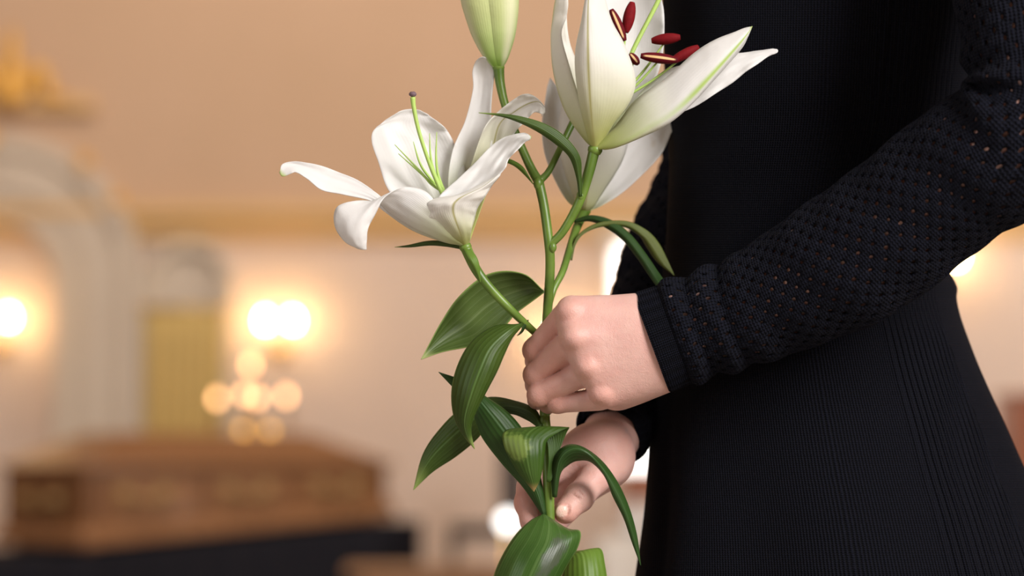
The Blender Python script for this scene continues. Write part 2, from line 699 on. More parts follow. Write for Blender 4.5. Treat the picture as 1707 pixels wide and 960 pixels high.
def relax(V, Fq, it):
    for _ in range(it):
        s = np.zeros_like(V)
        c = np.zeros(len(V))
        for a, b in ((0, 1), (1, 2), (2, 3), (3, 0)):
            np.add.at(s, Fq[:, a], V[Fq[:, b]])
            np.add.at(s, Fq[:, b], V[Fq[:, a]])
            np.add.at(c, Fq[:, a], 1)
            np.add.at(c, Fq[:, b], 1)
        V = 0.5 * V + 0.5 * s / np.maximum(c, 1)[:, None]
    return V


def chain(fd, pts, radii, k=4.0):
    d = None
    for i in range(len(pts) - 1):
        e = fd.cone(pts[i], pts[i + 1], radii[i], radii[i + 1])
        d = e if d is None else smin(d, e, k)
    return d

# ================================================================== THE ROOM
YW = 14.2                       # back wall of the chancel
WM = FPX / YW


def plaster(name, c0, c1, bump=0.002):
    t = NT(name)
    o = t.obj()
    c = t.mix(t.ramp(t.noise(0.9, 5, o), 0.3, 0.7), c0, c1)
    p = t.principled(Base_Color=c, Roughness=0.85, Normal=t.bump(t.noise(35, 5, o), 0.4, bump))
    p.inputs['Specular IOR Level'].default_value = 0.2
    return t.done(p.outputs[0])


plaster('plaster_pink', (0.70, 0.555, 0.47), (0.74, 0.60, 0.52))
plaster('plaster_tan', (0.60, 0.42, 0.29), (0.64, 0.45, 0.32))
plaster('plaster_ochre', (0.74, 0.50, 0.24), (0.78, 0.53, 0.27))
plaster('plaster_stone', (0.64, 0.555, 0.465), (0.69, 0.605, 0.515))
plaster('plaster_cream', (0.84, 0.75, 0.62), (0.87, 0.78, 0.66))
plaster('floor_stone', (0.42, 0.36, 0.31), (0.50, 0.44, 0.38))
simple('gold', (0.80, 0.50, 0.13), 0.35, metal=0.6, var=0.2)
simple('gilt_paint', (0.85, 0.48, 0.11), 0.5, metal=0.2, var=0.2)
simple('dull_brass', (0.42, 0.27, 0.12), 0.5, metal=0.6)
simple('brass', (0.78, 0.55, 0.24), 0.25, metal=1.0)
simple('gold_cloth', (0.62, 0.45, 0.17), 0.8, var=0.1)
simple('black_cloth', (0.010, 0.010, 0.016), 0.85, var=0.2, spec=0.2)
simple('white_cloth', (0.74, 0.70, 0.66), 0.9)
simple('wax', (0.86, 0.80, 0.68), 0.5)
simple('amber_wax', (0.34, 0.20, 0.10), 0.6)
simple('dark_wood_paint', (0.035, 0.022, 0.018), 0.4)
simple('white_glaze', (0.85, 0.87, 0.9), 0.2)
wood('coffin_wood', (0.17, 0.066, 0.020), (0.25, 0.105, 0.035), rough=0.3, coat=0.25)
wood('coffin_trim_wood', (0.27, 0.12, 0.05), (0.36, 0.175, 0.078), rough=0.25, coat=0.25)
wood('bench_wood', (0.34, 0.17, 0.075), (0.42, 0.22, 0.10), rough=0.4)
wood('red_wood', (0.27, 0.075, 0.03), (0.36, 0.12, 0.05), rough=0.4)
emitter('bulb_light', (1.0, 0.66, 0.30), 85.0)
emitter('flame_light', (1.0, 0.52, 0.22), 9.0)
emitter('brass_glint_glow', (1.0, 0.50, 0.10), 4.0)  # emission that imitates lamp glints on brass
emitter('daylight_pane', (1.0, 0.97, 0.92), 3.2)
emitter('globe_light', (1.0, 0.97, 0.93), 4.5)

XR, YB, ZC = 7.0, -6.0, 6.6
structure(MB().box((-XR, YB, -0.1), (XR, YW + 0.2, 0.0)).build('floor', 'floor_stone'))
structure(MB().box((-XR, YB, ZC), (XR, YW + 0.2, ZC + 0.1)).build('ceiling', 'plaster_cream'))
structure(MB().box((-XR - 0.1, YB, 0), (-XR, YW + 0.2, ZC)).build('wall_left', 'plaster_tan'))
structure(MB().box((XR, YB, 0), (XR + 0.1, YW + 0.2, ZC)).build('wall_right', 'plaster_tan'))
structure(MB().box((-XR, YB - 0.1, 0), (XR, YB, ZC)).build('wall_front', 'plaster_tan'))
wall = structure(MB().box((-XR, YW, 0), (XR, YW + 0.2, ZC)).build('wall_back', 'plaster_pink'))


def zpx(py, Y=YW):
    return W(0, py, Y).z


def xpx(px, Y=YW):
    return W(px, 480, Y).x


# upper plaster field above the cornice, and the cornice itself in three steps
MB().box((-XR, YW - 0.03, zpx(350)), (XR, YW + 0.01, ZC)).build('upper_wall', 'plaster_tan', wall)
trim = structure(MB().box((-XR, YW - 0.10, zpx(378)), (XR, YW, zpx(362))).build('trim_1', 'plaster_ochre'))
for a, b, d in ((362, 345, 0.15), (400, 378, 0.06)):
    MB().box((-XR, YW - d, zpx(a)), (XR, YW + 0.01, zpx(b))).build('cornice_moulding', 'plaster_ochre', trim)


def arch_mesh(cx, zc, r0, r1, ya, yb, zb, n=40):
    """half-round band standing on two legs; front at ya, back at yb"""
    path = [(-1, zb - zc)] + [(math.pi - math.pi * i / n, None) for i in range(n + 1)] + [(1, zb - zc)]
    v = []
    for a, z in path:
        for r in (r0, r1):
            for y in (ya, yb):
                if z is None:
                    v.append((cx + r * math.cos(a), y, zc + r * math.sin(a)))
                else:
                    v.append((cx + a * r, y, zc + z))
    f = []
    for i in range(len(path) - 1):
        a, b = i * 4, i * 4 + 4
        f += [(a, a + 2, b + 2, b), (a + 2, a + 3, b + 3, b + 2), (a + 3, a + 1, b + 1, b + 3), (a + 1, a, b, b + 1)]
    f += [(0, 1, 3, 2), (len(v) - 4, len(v) - 2, len(v) - 1, len(v) - 3)]
    return MB().add(v, f)


# the great arch on the left: stepped mouldings
acx, acz = xpx(-2), zpx(470)
rings = ((100, 150, 0.12), (150, 176, 0.145), (176, 214, 0.125), (214, 243, 0.16))
arch = None
for r0, r1, d in rings:
    o = arch_mesh(acx, acz, r0 / WM, r1 / WM, YW - d, YW + 0.005, 0.0).build('trim_2' if arch is None else 'arch_moulding', 'plaster_stone', arch)
    if arch is None:
        arch = structure(o)
for k, (px, py, r) in enumerate(((140, 270, 13), (195, 332, 12), (-20, 232, 14))):
    c = W(px, py, YW - 0.34)
    m = MB().lathe([(0.001, 0), (r / WM, 0.0), (r / WM, 0.02), (r * 0.6 / WM, 0.05), (0.001, 0.06)], (0, 0, 0), 16,
                   Matrix.Translation(c) @ Matrix.Rotation(math.pi / 2, 4, 'X')).build('gilt_boss', 'gilt_paint', arch, True)

# small arched recess with its pale surround
scx, scz = xpx(318), zpx(478)
rec = structure(arch_mesh(scx, scz, 60 / WM, 76 / WM, YW - 0.12, YW + 0.005, 0.0).build('trim_3', 'plaster_stone'))
n = 24
tv = [(scx + 61 / WM * math.cos(math.pi * i / n), YW - 0.05, scz + 61 / WM * math.sin(math.pi * i / n)) for i in range(n + 1)] + \
     [(scx - 61 / WM, YW - 0.05, 0), (scx + 61 / WM, YW - 0.05, 0)]
MB().add(tv, [tuple(range(len(tv)))[::-1]]).build('recess_panel', 'plaster_stone', rec)

# gold curtain hanging in the recess
nw, nh = 61, 12
v = []
x0, x1, zt = xpx(249), xpx(381), zpx(520)
for j in range(nh):
    f = j / (nh - 1)
    for i in range(nw):
        u = i / (nw - 1)
        v.append((x0 + (x1 - x0) * u, YW - 0.16 + 0.018 * (0.3 + f) * math.sin(u * 2 * math.pi * 7 + 0.6 * math.sin(3 * f)), zt + (0.02 - zt) * f))
cur = MB().add(v, [q[::-1] for q in grid_faces(nw, nh)]).build('curtain', 'gold_cloth', None, True)
cur.modifiers.new('thickness', 'SOLIDIFY').thickness = 0.006
tag(cur, 'gold yellow curtain hanging in the narrow arched recess', 'curtain')
rod = tube('curtain_rod', [(x0 - 0.03, YW - 0.16, zt + 0.01), (x1 + 0.03, YW - 0.16, zt + 0.01)], [0.012, 0.012], 'brass', cur, pixel=False)

# gilded ornament on the crown of the great arch
gx, gz = xpx(22), zpx(186)
orn = empty('gilded_ornament', (gx, YW - 0.2, gz), 'gilded ornament with upright finial on top of the big arch', 'ornament')
MB().box((gx - 0.42, YW - 0.13, gz - 0.01), (gx + 0.48, YW - 0.02, gz + 0.06)).build('base_shelf', 'plaster_ochre', orn, bevel=0.01)
MB().lathe([(0.001, 0), (0.075, 0.0), (0.085, 0.06), (0.05, 0.12), (0.062, 0.2), (0.035, 0.3), (0.045, 0.34), (0.001, 0.46)], (gx, YW - 0.16, gz + 0.03), 20).build('finial', 'gilt_paint', orn, True)
for s in (-1, 1):
    pts = [(gx + s * 0.04, YW - 0.15, gz + 0.06), (gx + s * 0.13, YW - 0.15, gz + 0.22), (gx + s * 0.2, YW - 0.15, gz + 0.17), (gx + s * 0.22, YW - 0.15, gz + 0.08), (gx + s * 0.33, YW - 0.15, gz + 0.06)]
    tube('scroll', pts, [0.05, 0.045, 0.04, 0.03, 0.02], 'gilt_paint', orn, pixel=False)


# wall sconces, two candle bulbs each
def sconce(px, py, label, sep=0.079, Y=YW):
    c = W(px, py, Y - 0.17)
    wz = c.z - 0.16
    root = empty('wall_sconce', (c.x, Y, wz), label, 'wall lamp', 'twin-bulb wall sconces')
    R = Matrix.Translation((c.x, Y, wz)) @ Matrix.Rotation(math.pi / 2, 4, 'X')
    MB().lathe([(0.001, 0), (0.06, 0), (0.06, 0.012), (0.035, 0.025), (0.02, 0.04), (0.001, 0.045)], (0, 0, 0), 20, R).build('backplate', 'brass', root, True)
    for s in (-1, 1):
        x = c.x + s * sep
        tube('arm', [(c.x, Y - 0.03, wz), (c.x + s * sep * 0.5, Y - 0.12, wz - 0.03), (x, Y - 0.17, wz - 0.01), (x, Y - 0.17, wz + 0.04)], [0.008] * 4, 'brass', root, n=8, pixel=False)
        cd = MB().lathe([(0.03, 0), (0.034, 0.008), (0.012, 0.012), (0.012, 0.09), (0.009, 0.092)], (x, Y - 0.17, wz + 0.035), 16).build('candle_sleeve', 'wax', root, True)
        MB().lathe([(0.008, 0), (0.02, 0.012), (0.026, 0.030), (0.022, 0.05), (0.010, 0.07), (0.002, 0.082)], (x, Y - 0.17, wz + 0.127), 16).build('bulb', 'bulb_light', cd, True)
    return root


sconce(465, 535, 'twin-bulb wall sconce beside the gold curtain, above the coffin')
sconce(-8, 530, 'twin-bulb wall sconce glowing inside the big arch at the left edge')
sconce(948, 560, 'twin-bulb wall sconce whose glow shows behind the upper hand')
sconce(1572, 428, 'twin-bulb wall sconce glowing behind the bent elbow')

# tall bright window right of the flowers
wx0, wx1, wz0, wz1 = xpx(1021), xpx(1170), zpx(785), zpx(403)
win = structure(MB().box((wx0 - 0.03, YW - 0.05, wz0 - 0.04), (wx1 + 0.03, YW + 0.005, wz0)).build('window_1', 'plaster_cream'))
MB().box((xpx(995), YW - 0.09, zpx(400)), (xpx(1195), YW + 0.005, zpx(358))).build('lintel', 'plaster_cream', win, bevel=0.01)
for xa, xb in ((wx0 - 0.03, wx0), (wx1, wx1 + 0.03)):
    MB().box((xa, YW - 0.05, wz0), (xb, YW + 0.005, wz1)).build('window_frame', 'plaster_cream', win)
rr = 0.10
xm, zm = (wx0 + wx1) / 2, (wz0 + wz1) / 2
for k in range(2):
    for j in range(3):
        xa = wx0 if k == 0 else xm + 0.008
        xb = xm - 0.008 if k == 0 else wx1
        za = wz0 + (wz1 - wz0) * j / 3 + 0.008
        zb = wz0 + (wz1 - wz0) * (j + 1) / 3 - 0.008
        if j == 2:     # rounded upper corners
            pts = [(xa, za), (xb, za)]
            if k == 0:
                pts += [(xb, zb)] + [(xa + rr + rr * math.cos(a), zb - rr + rr * math.sin(a)) for a in np.linspace(math.pi / 2, math.pi, 9)]
            else:
                pts += [(xb - rr + rr * math.cos(a), zb - rr + rr * math.sin(a)) for a in np.linspace(0, math.pi / 2, 9)] + [(xa, zb)]
        else:
            pts = [(xa, za), (xb, za), (xb, zb), (xa, zb)]
        m = len(pts)
        vv = [(x, YW - 0.03, z) for x, z in pts] + [(x, YW - 0.015, z) for x, z in pts]
        ff = [tuple(range(m)), tuple(range(2 * m - 1, m - 1, -1))] + [(i, i + m, (i + 1) % m + m, (i + 1) % m) for i in range(m)]
        MB().add(vv, ff).build('pane', 'daylight_pane', win)

# ================================================================== COFFIN ON ITS DRAPED BIER
TH = math.radians(47)
CN = W(140, 915, 11.0)
CN.z = 0.515
CL, SL = 1.95, (0.61 - 0.515) / 1.95
e1 = Vector((math.cos(TH), math.sin(TH), 0))
e2 = Vector((-math.sin(TH), math.cos(TH), 0))


def cof(s, w, z):
    """s along the coffin, w across (centred), z above its sloping base"""
    return CN + e1 * s + e2 * (0.31 + w) + Vector((0, 0, z + SL * s))


def wid(s):
    return 0.31 - 0.05 * s / CL


def hgt(s):
    return 0.36 - 0.09 * s / CL


coffin = empty('coffin', cof(CL / 2, 0, 0), 'brown varnished wooden coffin with brass handles on the black-draped bier', 'coffin')


def cof_loft(rows):
    """rows: list of (s0, s1, grow, z(s)) rings; each ring is the plan outline at a height"""
    v = []
    for s0, s1, g, zf in rows:
        for s, sg in ((s0, -1), (s1, -1), (s1, 1), (s0, 1)):
            v.append(cof(s, sg * (wid(s) + g), zf(s)))
    f = grid_faces(4, len(rows), True)
    f.append((3, 2, 1, 0))
    k = (len(rows) - 1) * 4
    f.append((k, k + 1, k + 2, k + 3))
    return MB().add(v, f)


cof_loft([(0, CL, 0, lambda s: 0.03), (0, CL, 0, lambda s: hgt(s))]).build('body', 'coffin_wood', coffin, bevel=0.008)
cof_loft([(-0.035, CL + 0.035, 0.035, lambda s: 0.012), (-0.035, CL + 0.035, 0.035, lambda s: 0.055), (-0.012, CL + 0.012, 0.012, lambda s: 0.095), (0, CL, 0, lambda s: 0.1)]).build('base_moulding', 'coffin_trim_wood', coffin, bevel=0.006)
cof_loft([(-0.03, CL + 0.03, 0.03, lambda s: hgt(s)), (-0.035, CL + 0.035, 0.035, lambda s: hgt(s) + 0.018), (0.0, CL, 0.0, lambda s: hgt(s) + 0.03),
          (0.30, CL - 0.36, -0.15, lambda s: hgt(s) + 0.155), (0.34, CL - 0.40, -0.165, lambda s: hgt(s) + 0.17)]).build('lid', 'coffin_wood', coffin, bevel=0.006)
# raised panels on the near long side and the near end
for sa, sb in ((0.12, 0.66), (0.74, 1.24), (1.32, 1.84)):
    v = []
    for s, zz in ((sa, 0.13), (sb, 0.13), (sb, None), (sa, None)):
        for g in (0.0, 0.012):
            v.append(cof(s, -(wid(s) + g), hgt(s) - 0.04 if zz is None else zz))
    MB().add(v, [(1, 3, 5, 7), (0, 2, 3, 1), (2, 4, 5, 3), (4, 6, 7, 5), (6, 0, 1, 7), (0, 6, 4, 2)]).build('side_panel', 'coffin_trim_wood', coffin, bevel=0.004)  # lighter wood puts the lit look of this side into the colour
for sa, sb in ((0.22, 0.46), (0.86, 1.10), (1.46, 1.70)):
    pa, pb = cof(sa, -(wid(sa) + 0.05), 0.235 - 0.03 * sa), cof(sb, -(wid(sb) + 0.05), 0.235 - 0.03 * sb)
    h = tube('handle', [pa, (pa + pb) / 2 - Vector((0, 0, 0.02)), pb], [0.012, 0.014, 0.012], 'dull_brass', coffin, n=10, pixel=False)
    for s, p in ((sa, pa), (sb, pb)):
        M = Matrix.Translation(p + e2 * 0.05) @ Matrix.Rotation(TH, 4, 'Z') @ Matrix.Rotation(math.pi / 2, 4, 'X')
        MB().lathe([(0.001, 0), (0.045, 0.0), (0.05, 0.012), (0.03, 0.028), (0.016, 0.04), (0.016, 0.058), (0.001, 0.062)], (0, 0, 0), 18, M).build('handle_boss', 'dull_brass', h, True)
pa, pb = cof(-0.05, -0.10, 0.22), cof(-0.05, 0.12, 0.22)
h = tube('handle', [pa, (pa + pb) / 2 - Vector((0, 0, 0.02)), pb], [0.012, 0.014, 0.012], 'dull_brass', coffin, n=10, pixel=False)
for p in (pa, pb):
    M = Matrix.Translation(p + e1 * 0.05) @ Matrix.Rotation(TH - math.pi / 2, 4, 'Z') @ Matrix.Rotation(math.pi / 2, 4, 'X')
    MB().lathe([(0.001, 0), (0.045, 0.0), (0.05, 0.012), (0.03, 0.028), (0.016, 0.04), (0.016, 0.058), (0.001, 0.062)], (0, 0, 0), 18, M).build('handle_boss', 'dull_brass', h, True)
for s in (0.07, CL - 0.07):
    for w in (-0.24, 0.24):
        p = cof(s, w * (1 - 0.15 * s / CL), -0.012)
        MB().lathe([(0.03, 0), (0.05, 0.012), (0.035, 0.028), (0.03, 0.045)], p, 14).build('foot', 'coffin_trim_wood', coffin, True)

# black cloth over the bier: sloping top, hanging folds
v = []
per = []
for (sa, wa), (sb, wb) in (((-0.55, -0.36), (CL + 0.16, -0.36)), ((CL + 0.16, -0.36), (CL + 0.16, 0.36)), ((CL + 0.16, 0.36), (-0.55, 0.36)), ((-0.55, 0.36), (-0.55, -0.36))):
    k = int(60 * math.hypot(sb - sa, wb - wa))
    for i in range(k):
        t = i / k
        per.append((sa + (sb - sa) * t, wa + (wb - wa) * t))
NP = len(per)
ctr = (CL / 2 - 0.2, 0.0)
for j, f in enumerate((0, 0.04, 0.15, 0.4, 0.7, 1.0)):
    for i, (s, w) in enumerate(per):
        d = Vector((s - ctr[0], (w - ctr[1]) * 2.5))
        d.normalize()
        am = 0.028 * f ** 0.6 * (math.sin(i * 0.47 + 0.8 * math.sin(i * 0.11)) + 0.3) + 0.02 * f
        p = cof(s + d.x * am, w + d.y * am, -0.014)
        p.z = p.z + (0.012 - p.z) * f
        v.append(p)
f = grid_faces(NP, 6, True)
f.append(tuple(range(NP - 1, -1, -1)))
tag(MB().add(v, [q[::-1] for q in f]).build('bier_cloth', 'black_cloth', None, True), 'black cloth draped to the floor over the bier under the coffin', 'cloth')

# standing candelabrum behind the coffin
YC = 13.2
cb = W(420, 720, YC)
can = empty('candelabrum', (cb.x, YC, 0), 'standing brass candelabrum with lit candles behind the coffin', 'candelabrum')
MB().lathe([(0.16, 0), (0.16, 0.02), (0.10, 0.05), (0.04, 0.10), (0.018, 0.16), (0.016, 0.5), (0.035, 0.55), (0.016, 0.6), (0.016, 0.92), (0.04, 0.98), (0.02, 1.03), (0.016, cb.z + 0.12), (0.001, cb.z + 0.13)], (cb.x, YC, 0), 20).build('stand', 'dull_brass', can, True)
for px, py, dy in ((418, 608, 0), (362, 664, 0), (408, 657, 0.12), (429, 663, -0.12), (477, 660, 0)):
    fl = W(px, py, YC + dy)
    base = fl.z - 0.03
    ch = 0.09
    cup = base - ch
    if abs(px - 418) > 3:
        tube('branch', [(cb.x, YC, cup - 0.10), (cb.x + (fl.x - cb.x) * 0.5, YC + dy * 0.5, cup - 0.15), (fl.x, YC + dy, cup - 0.09), (fl.x, YC + dy, cup)], [0.010] * 4, 'dull_brass', can, n=8, pixel=False)
    MB().lathe([(0.008, -0.02), (0.04, 0), (0.043, 0.008), (0.016, 0.012), (0.016, 0.03)], (fl.x, YC + dy, cup), 16).build('candle_cup', 'dull_brass', can, True)
    cd = MB().lathe([(0.013, 0), (0.013, ch - 0.012), (0.011, ch - 0.006)], (fl.x, YC + dy, cup + 0.01), 14).build('candle', 'amber_wax', can, True)
    MB().lathe([(0.003, 0), (0.014, 0.012), (0.018, 0.026), (0.013, 0.046), (0.002, 0.07)], (fl.x, YC + dy, base - 0.004), 14).build('flame', 'flame_light', cd, True)
for px in (405, 450):  # two added glowing cups standing in for glints on the brass
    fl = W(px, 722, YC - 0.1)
    tube('branch', [(cb.x, YC, fl.z - 0.14), ((cb.x + fl.x) / 2, YC - 0.05, fl.z - 0.13), (fl.x, YC - 0.1, fl.z - 0.05)], [0.008] * 3, 'dull_brass', can, n=8, pixel=False)  # added branch that only carries the glint cup
    cu = MB().lathe([(0.012, -0.05), (0.04, -0.045), (0.043, -0.02), (0.03, -0.018)], (fl.x, YC - 0.1, fl.z), 16).build('glint_cup', 'dull_brass', can, True)
    MB().lathe([(0.004, -0.03), (0.018, -0.012), (0.02, 0.004), (0.012, 0.026), (0.002, 0.045)], (fl.x, YC - 0.1, fl.z), 14).build('flame', 'brass_glint_glow', cu, True)  # flame-shaped glow in place of a brass highlight

# ================================================================== OTHER FURNITURE, FAR OUT OF FOCUS
# low bench in front of the bier's right end
bx0, bx1, by = xpx(575, 10.0), xpx(1000, 10.0), 10.0
bz = W(0, 946, by).z
bench = empty('bench', ((bx0 + bx1) / 2, by, 0), 'low brown wooden bench to the right of the black bier cloth', 'bench')
for k in range(3):
    MB().box((bx0, by + k * 0.125, bz - 0.035), (bx1, by + k * 0.125 + 0.115, bz)).build('seat_plank', 'bench_wood', bench, bevel=0.006)
for x in (bx0 + 0.08, bx1 - 0.12):
    for y in (by + 0.02, by + 0.31):
        MB().box((x, y, 0), (x + 0.05, y + 0.05, bz - 0.036)).build('leg', 'bench_wood', bench, bevel=0.004)
MB().box((bx0 + 0.08, by + 0.03, bz - 0.1), (bx1 - 0.07, by + 0.06, bz - 0.036)).build('apron', 'bench_wood', bench)

# dark chair seen between the leaves and the lower hand
cy = 12.4
c0 = W(848, 750, cy)
sz = W(0, 873, cy).z
chair = empty('chair', (c0.x - 0.12, cy, 0), 'dark wooden side chair in the blurred background behind the lower hand', 'chair')
MB().box((c0.x - 0.30, cy - 0.2, sz - 0.07), (c0.x + 0.085, cy + 0.2, sz)).build('seat', 'dark_wood_paint', chair, bevel=0.01)
for y in (cy - 0.2, cy + 0.16):
    MB().box((c0.x + 0.0, y, 0), (c0.x + 0.05, y + 0.04, sz - 0.07)).build('leg', 'dark_wood_paint', chair, bevel=0.005)
    MB().box((c0.x - 0.30, y, 0), (c0.x - 0.26, y + 0.04, sz - 0.07)).build('leg', 'dark_wood_paint', chair, bevel=0.005)
MB().box((c0.x - 0.045, cy - 0.2, sz), (c0.x + 0.085, cy + 0.2, c0.z + 0.01)).build('backrest', 'dark_wood_paint', chair, bevel=0.01)

# globe lamp
gy = 11.4
g = W(847, 869, gy)
lamp = empty('globe_lamp', (g.x, gy, 0), 'small round white glowing lamp left of the lower hand', 'lamp')
MB().lathe([(0.09, 0), (0.09, 0.015), (0.02, 0.03), (0.012, 0.06), (0.012, g.z - 0.05)], (g.x, gy, 0), 16).build('stand', 'brass', lamp, True)
MB().lathe([(0.012, -0.042)] + [(0.042 * math.sin(a), -0.042 * math.cos(a)) for a in np.linspace(0.35, 3.0, 12)] + [(0.001, 0.042)], (g.x, gy, g.z), 18).build('globe', 'globe_light', lamp, True)

# table with a pale cloth and a white vase
ty = 12.0
t0, t1, tz = xpx(990, ty), xpx(1230, ty), W(0, 893, ty).z
tab = empty('side_table', ((t0 + t1) / 2, ty, 0), 'side table under a pale cloth low behind the dress', 'table')
v = []
for f in (0, 1):
    for i in range(80):
        a = i / 80 * 4
        k, t = int(a), a - int(a)
        cs = ((0, 0), (1, 0), (1, 1), (0, 1), (0, 0))
        x = cs[k][0] + (cs[k + 1][0] - cs[k][0]) * t
        y = cs[k][1] + (cs[k + 1][1] - cs[k][1]) * t
        wv = f * 0.02 * math.sin(i * 1.1)
        v.append((t0 + (t1 - t0) * x + wv * (2 * x - 1), ty - 0.25 + 0.5 * y + wv * (2 * y - 1), tz if f == 0 else 0.12))
MB().add(v, [q[::-1] for q in grid_faces(80, 2, True)] + [tuple(range(80))]).build('cloth', 'white_cloth', tab, True)
for x in (t0 + 0.06, t1 - 0.06):
    for y in (ty - 0.2, ty + 0.2):
        MB().box((x - 0.02, y - 0.02, 0), (x + 0.02, y + 0.02, tz - 0.01)).build('leg', 'red_wood', tab)
vz = W(1056, 865, ty)
vase = MB().lathe([(0.03, 0), (0.05, 0.015), (0.065, 0.06), (0.055, 0.10), (0.028, 0.13), (0.026, 0.15), (0.034, 0.16), (0.028, 0.158), (0.02, 0.13)], (vz.x, ty, tz), 20).build('vase', 'white_glaze', None, True)
tag(vase, 'white ceramic vase on the pale table behind the narrow leaf tip', 'vase')

# pew below the window, cupboard at the right edge
py_ = 13.0
p0, p1 = xpx(1036, py_), xpx(1330, py_)
pz0, pz1 = W(0, 832, py_).z, W(0, 786, py_).z
pew = empty('pew', ((p0 + p1) / 2, py_, 0), 'reddish brown wooden pew under the bright window', 'pew')
MB().box((p0, py_, pz0), (p1, py_ + 0.04, pz1)).build('back_rail', 'red_wood', pew, bevel=0.008)
MB().box((p0, py_ + 0.05, 0.42), (p1, py_ + 0.42, 0.46)).build('seat', 'red_wood', pew, bevel=0.008)
for x in (p0, p1 - 0.05):
    MB().box((x, py_, 0), (x + 0.05, py_ + 0.42, 0.42)).build('end_panel', 'red_wood', pew)
    MB().box((x, py_ - 0.001, 0.46), (x + 0.05, py_ + 0.05, pz0)).build('end_post', 'red_wood', pew)
qy = 12.2
q0 = xpx(1684, qy)
qz = W(0, 655, qy).z
cab = empty('cupboard', (q0 + 0.45, qy, 0), 'reddish brown wooden cupboard at the right edge behind the skirt', 'cupboard')
MB().box((q0, qy, 0.06), (q0 + 0.9, qy + 0.4, qz - 0.03)).build('body', 'red_wood', cab, bevel=0.006)
MB().box((q0 - 0.02, qy - 0.02, qz - 0.03), (q0 + 0.92, qy + 0.42, qz)).build('top', 'red_wood', cab, bevel=0.006)
MB().box((q0 + 0.02, qy + 0.02, 0), (q0 + 0.88, qy + 0.38, 0.06)).build('plinth', 'red_wood', cab)
for k in range(2):
    d = MB().box((q0 + 0.03 + k * 0.43, qy - 0.02, 0.1), (q0 + 0.44 + k * 0.43, qy, qz - 0.06)).build('door', 'red_wood', cab, bevel=0.006)
    MB().lathe([(0.001, 0), (0.012, 0), (0.008, 0.012), (0.016, 0.022), (0.001, 0.03)], (0, 0, 0), 12, Matrix.Translation((q0 + (0.40 if k == 0 else 0.50), qy - 0.02, 0.7)) @ Matrix.Rotation(math.pi / 2, 4, 'X')).build('knob', 'brass', d, True)

# ================================================================== PERSON
# ---- body (coarse), clothed, mostly outside the picture
FLOOR_PY = 755 + 2200            # refined below
for _ in range(40):
    z_ = W(0, FLOOR_PY, D0 + 300 / U).z
    FLOOR_PY += z_ * U * 0.8
HEAD_C = (1330, -690, 300)
fd = Field((960, -960, -330), (1960, FLOOR_PY + 40, 760), 17.0)
tor = smin(fd.cone((1338, -260, 300), (1340, 120, 300), 170, 165), fd.cone((1340, 120, 300), (1345, 470, 300), 165, 160), 120)
tor = smin(tor, fd.cone((1345, 470, 300), (1380, 780, 300), 160, 205), 150)
tor = smin(tor, fd.cone((1325, -420, 230), (1325, -420, 400), 95, 95), 120)
tor = smin(tor, fd.cone((1320, -420, 300), (1320, -560, 300), 70, 62), 60)
head = fd.ell(HEAD_C, (118, 150, 98))
head = smin(head, fd.cone((1250, -640, 300), (1225, -600, 300), 55, 32), 50)      # jaw and chin
head = smin(head, fd.cone((1225, -700, 300), (1200, -672, 300), 12, 16), 14)      # nose
for zz in (200, 400):
    head = smin(head, fd.ell((1345, -680, zz), (20, 34, 12)), 10)                  # ears
tor = smin(tor, head, 40)
for zz, dx in ((215, 0), (390, -25)):
    leg = fd.cone((1390 + dx, 760, zz), (1395 + dx, 1700, zz), 130, 88)
    leg = smin(leg, fd.cone((1395 + dx, 1700, zz), (1420 + dx, FLOOR_PY - 170, zz), 88, 50), 60)
    foot = fd.cone((1420 + dx, FLOOR_PY - 130, zz), (1240 + dx, FLOOR_PY - 50, zz), 52, 36)
    leg = smin(leg, foot, 40)
    tor = smin(tor, leg, 60)
AX_L = [(1085, 572, -10), (1128, 556, -10), (1175, 540, -14), (1235, 521, -22), (1290, 497, -32), (1347, 468, -48), (1415, 431, -72), (1480, 387, -95), (1545, 335, -120), (1605, 289, -145), (1690, 235, -182), (1735, 165, -188), (1728, 50, -165), (1708, -80, -115), (1690, -300, -10), (1665, -420, 90), (1560, -455, 190)]
RA_L = [86, 84, 85, 88, 95, 105, 114, 115, 115, 117, 122, 126, 126, 128, 134, 138, 135]
_c = catmull(np.hstack([np.array(AX_L[2:-1], float), np.array(RA_L[2:-1], float)[:, None]]), 44)
ARM_L = [tuple(q[:3]) for q in _c][::-1]
RAD_L = [q[3] * 0.92 - 4.5 - 8 * max(0.0, 1 - k / 5) for k, q in enumerate(_c)][::-1]
ARM_R = [(1330, -420, 480), (1290, -250, 570), (1240, 50, 640), (1200, 290, 640), (1140, 420, 520), (1085, 560, 370), (1045, 672, 275)]
RAD_R = [105, 95, 90, 82, 80, 66, 54]
tor = smin(tor, chain(fd, ARM_L, RAD_L, 4), 20)
tor = smin(tor, chain(fd, [(1330, -420, 330), (1500, -440, 160), ARM_L[0]], [90, 100, 105], 60), 80)
tor = smin(tor, chain(fd, ARM_R, [r * 0.85 for r in RAD_R], 30), 50)
bodyV, bodyF = surface_nets(tor, fd.shape, fd.lo, fd.h)
bodyV = relax(bodyV, bodyF, 2)
flush = [np.full(len(bodyV), 0.1)]
nail = [np.zeros(len(bodyV))]

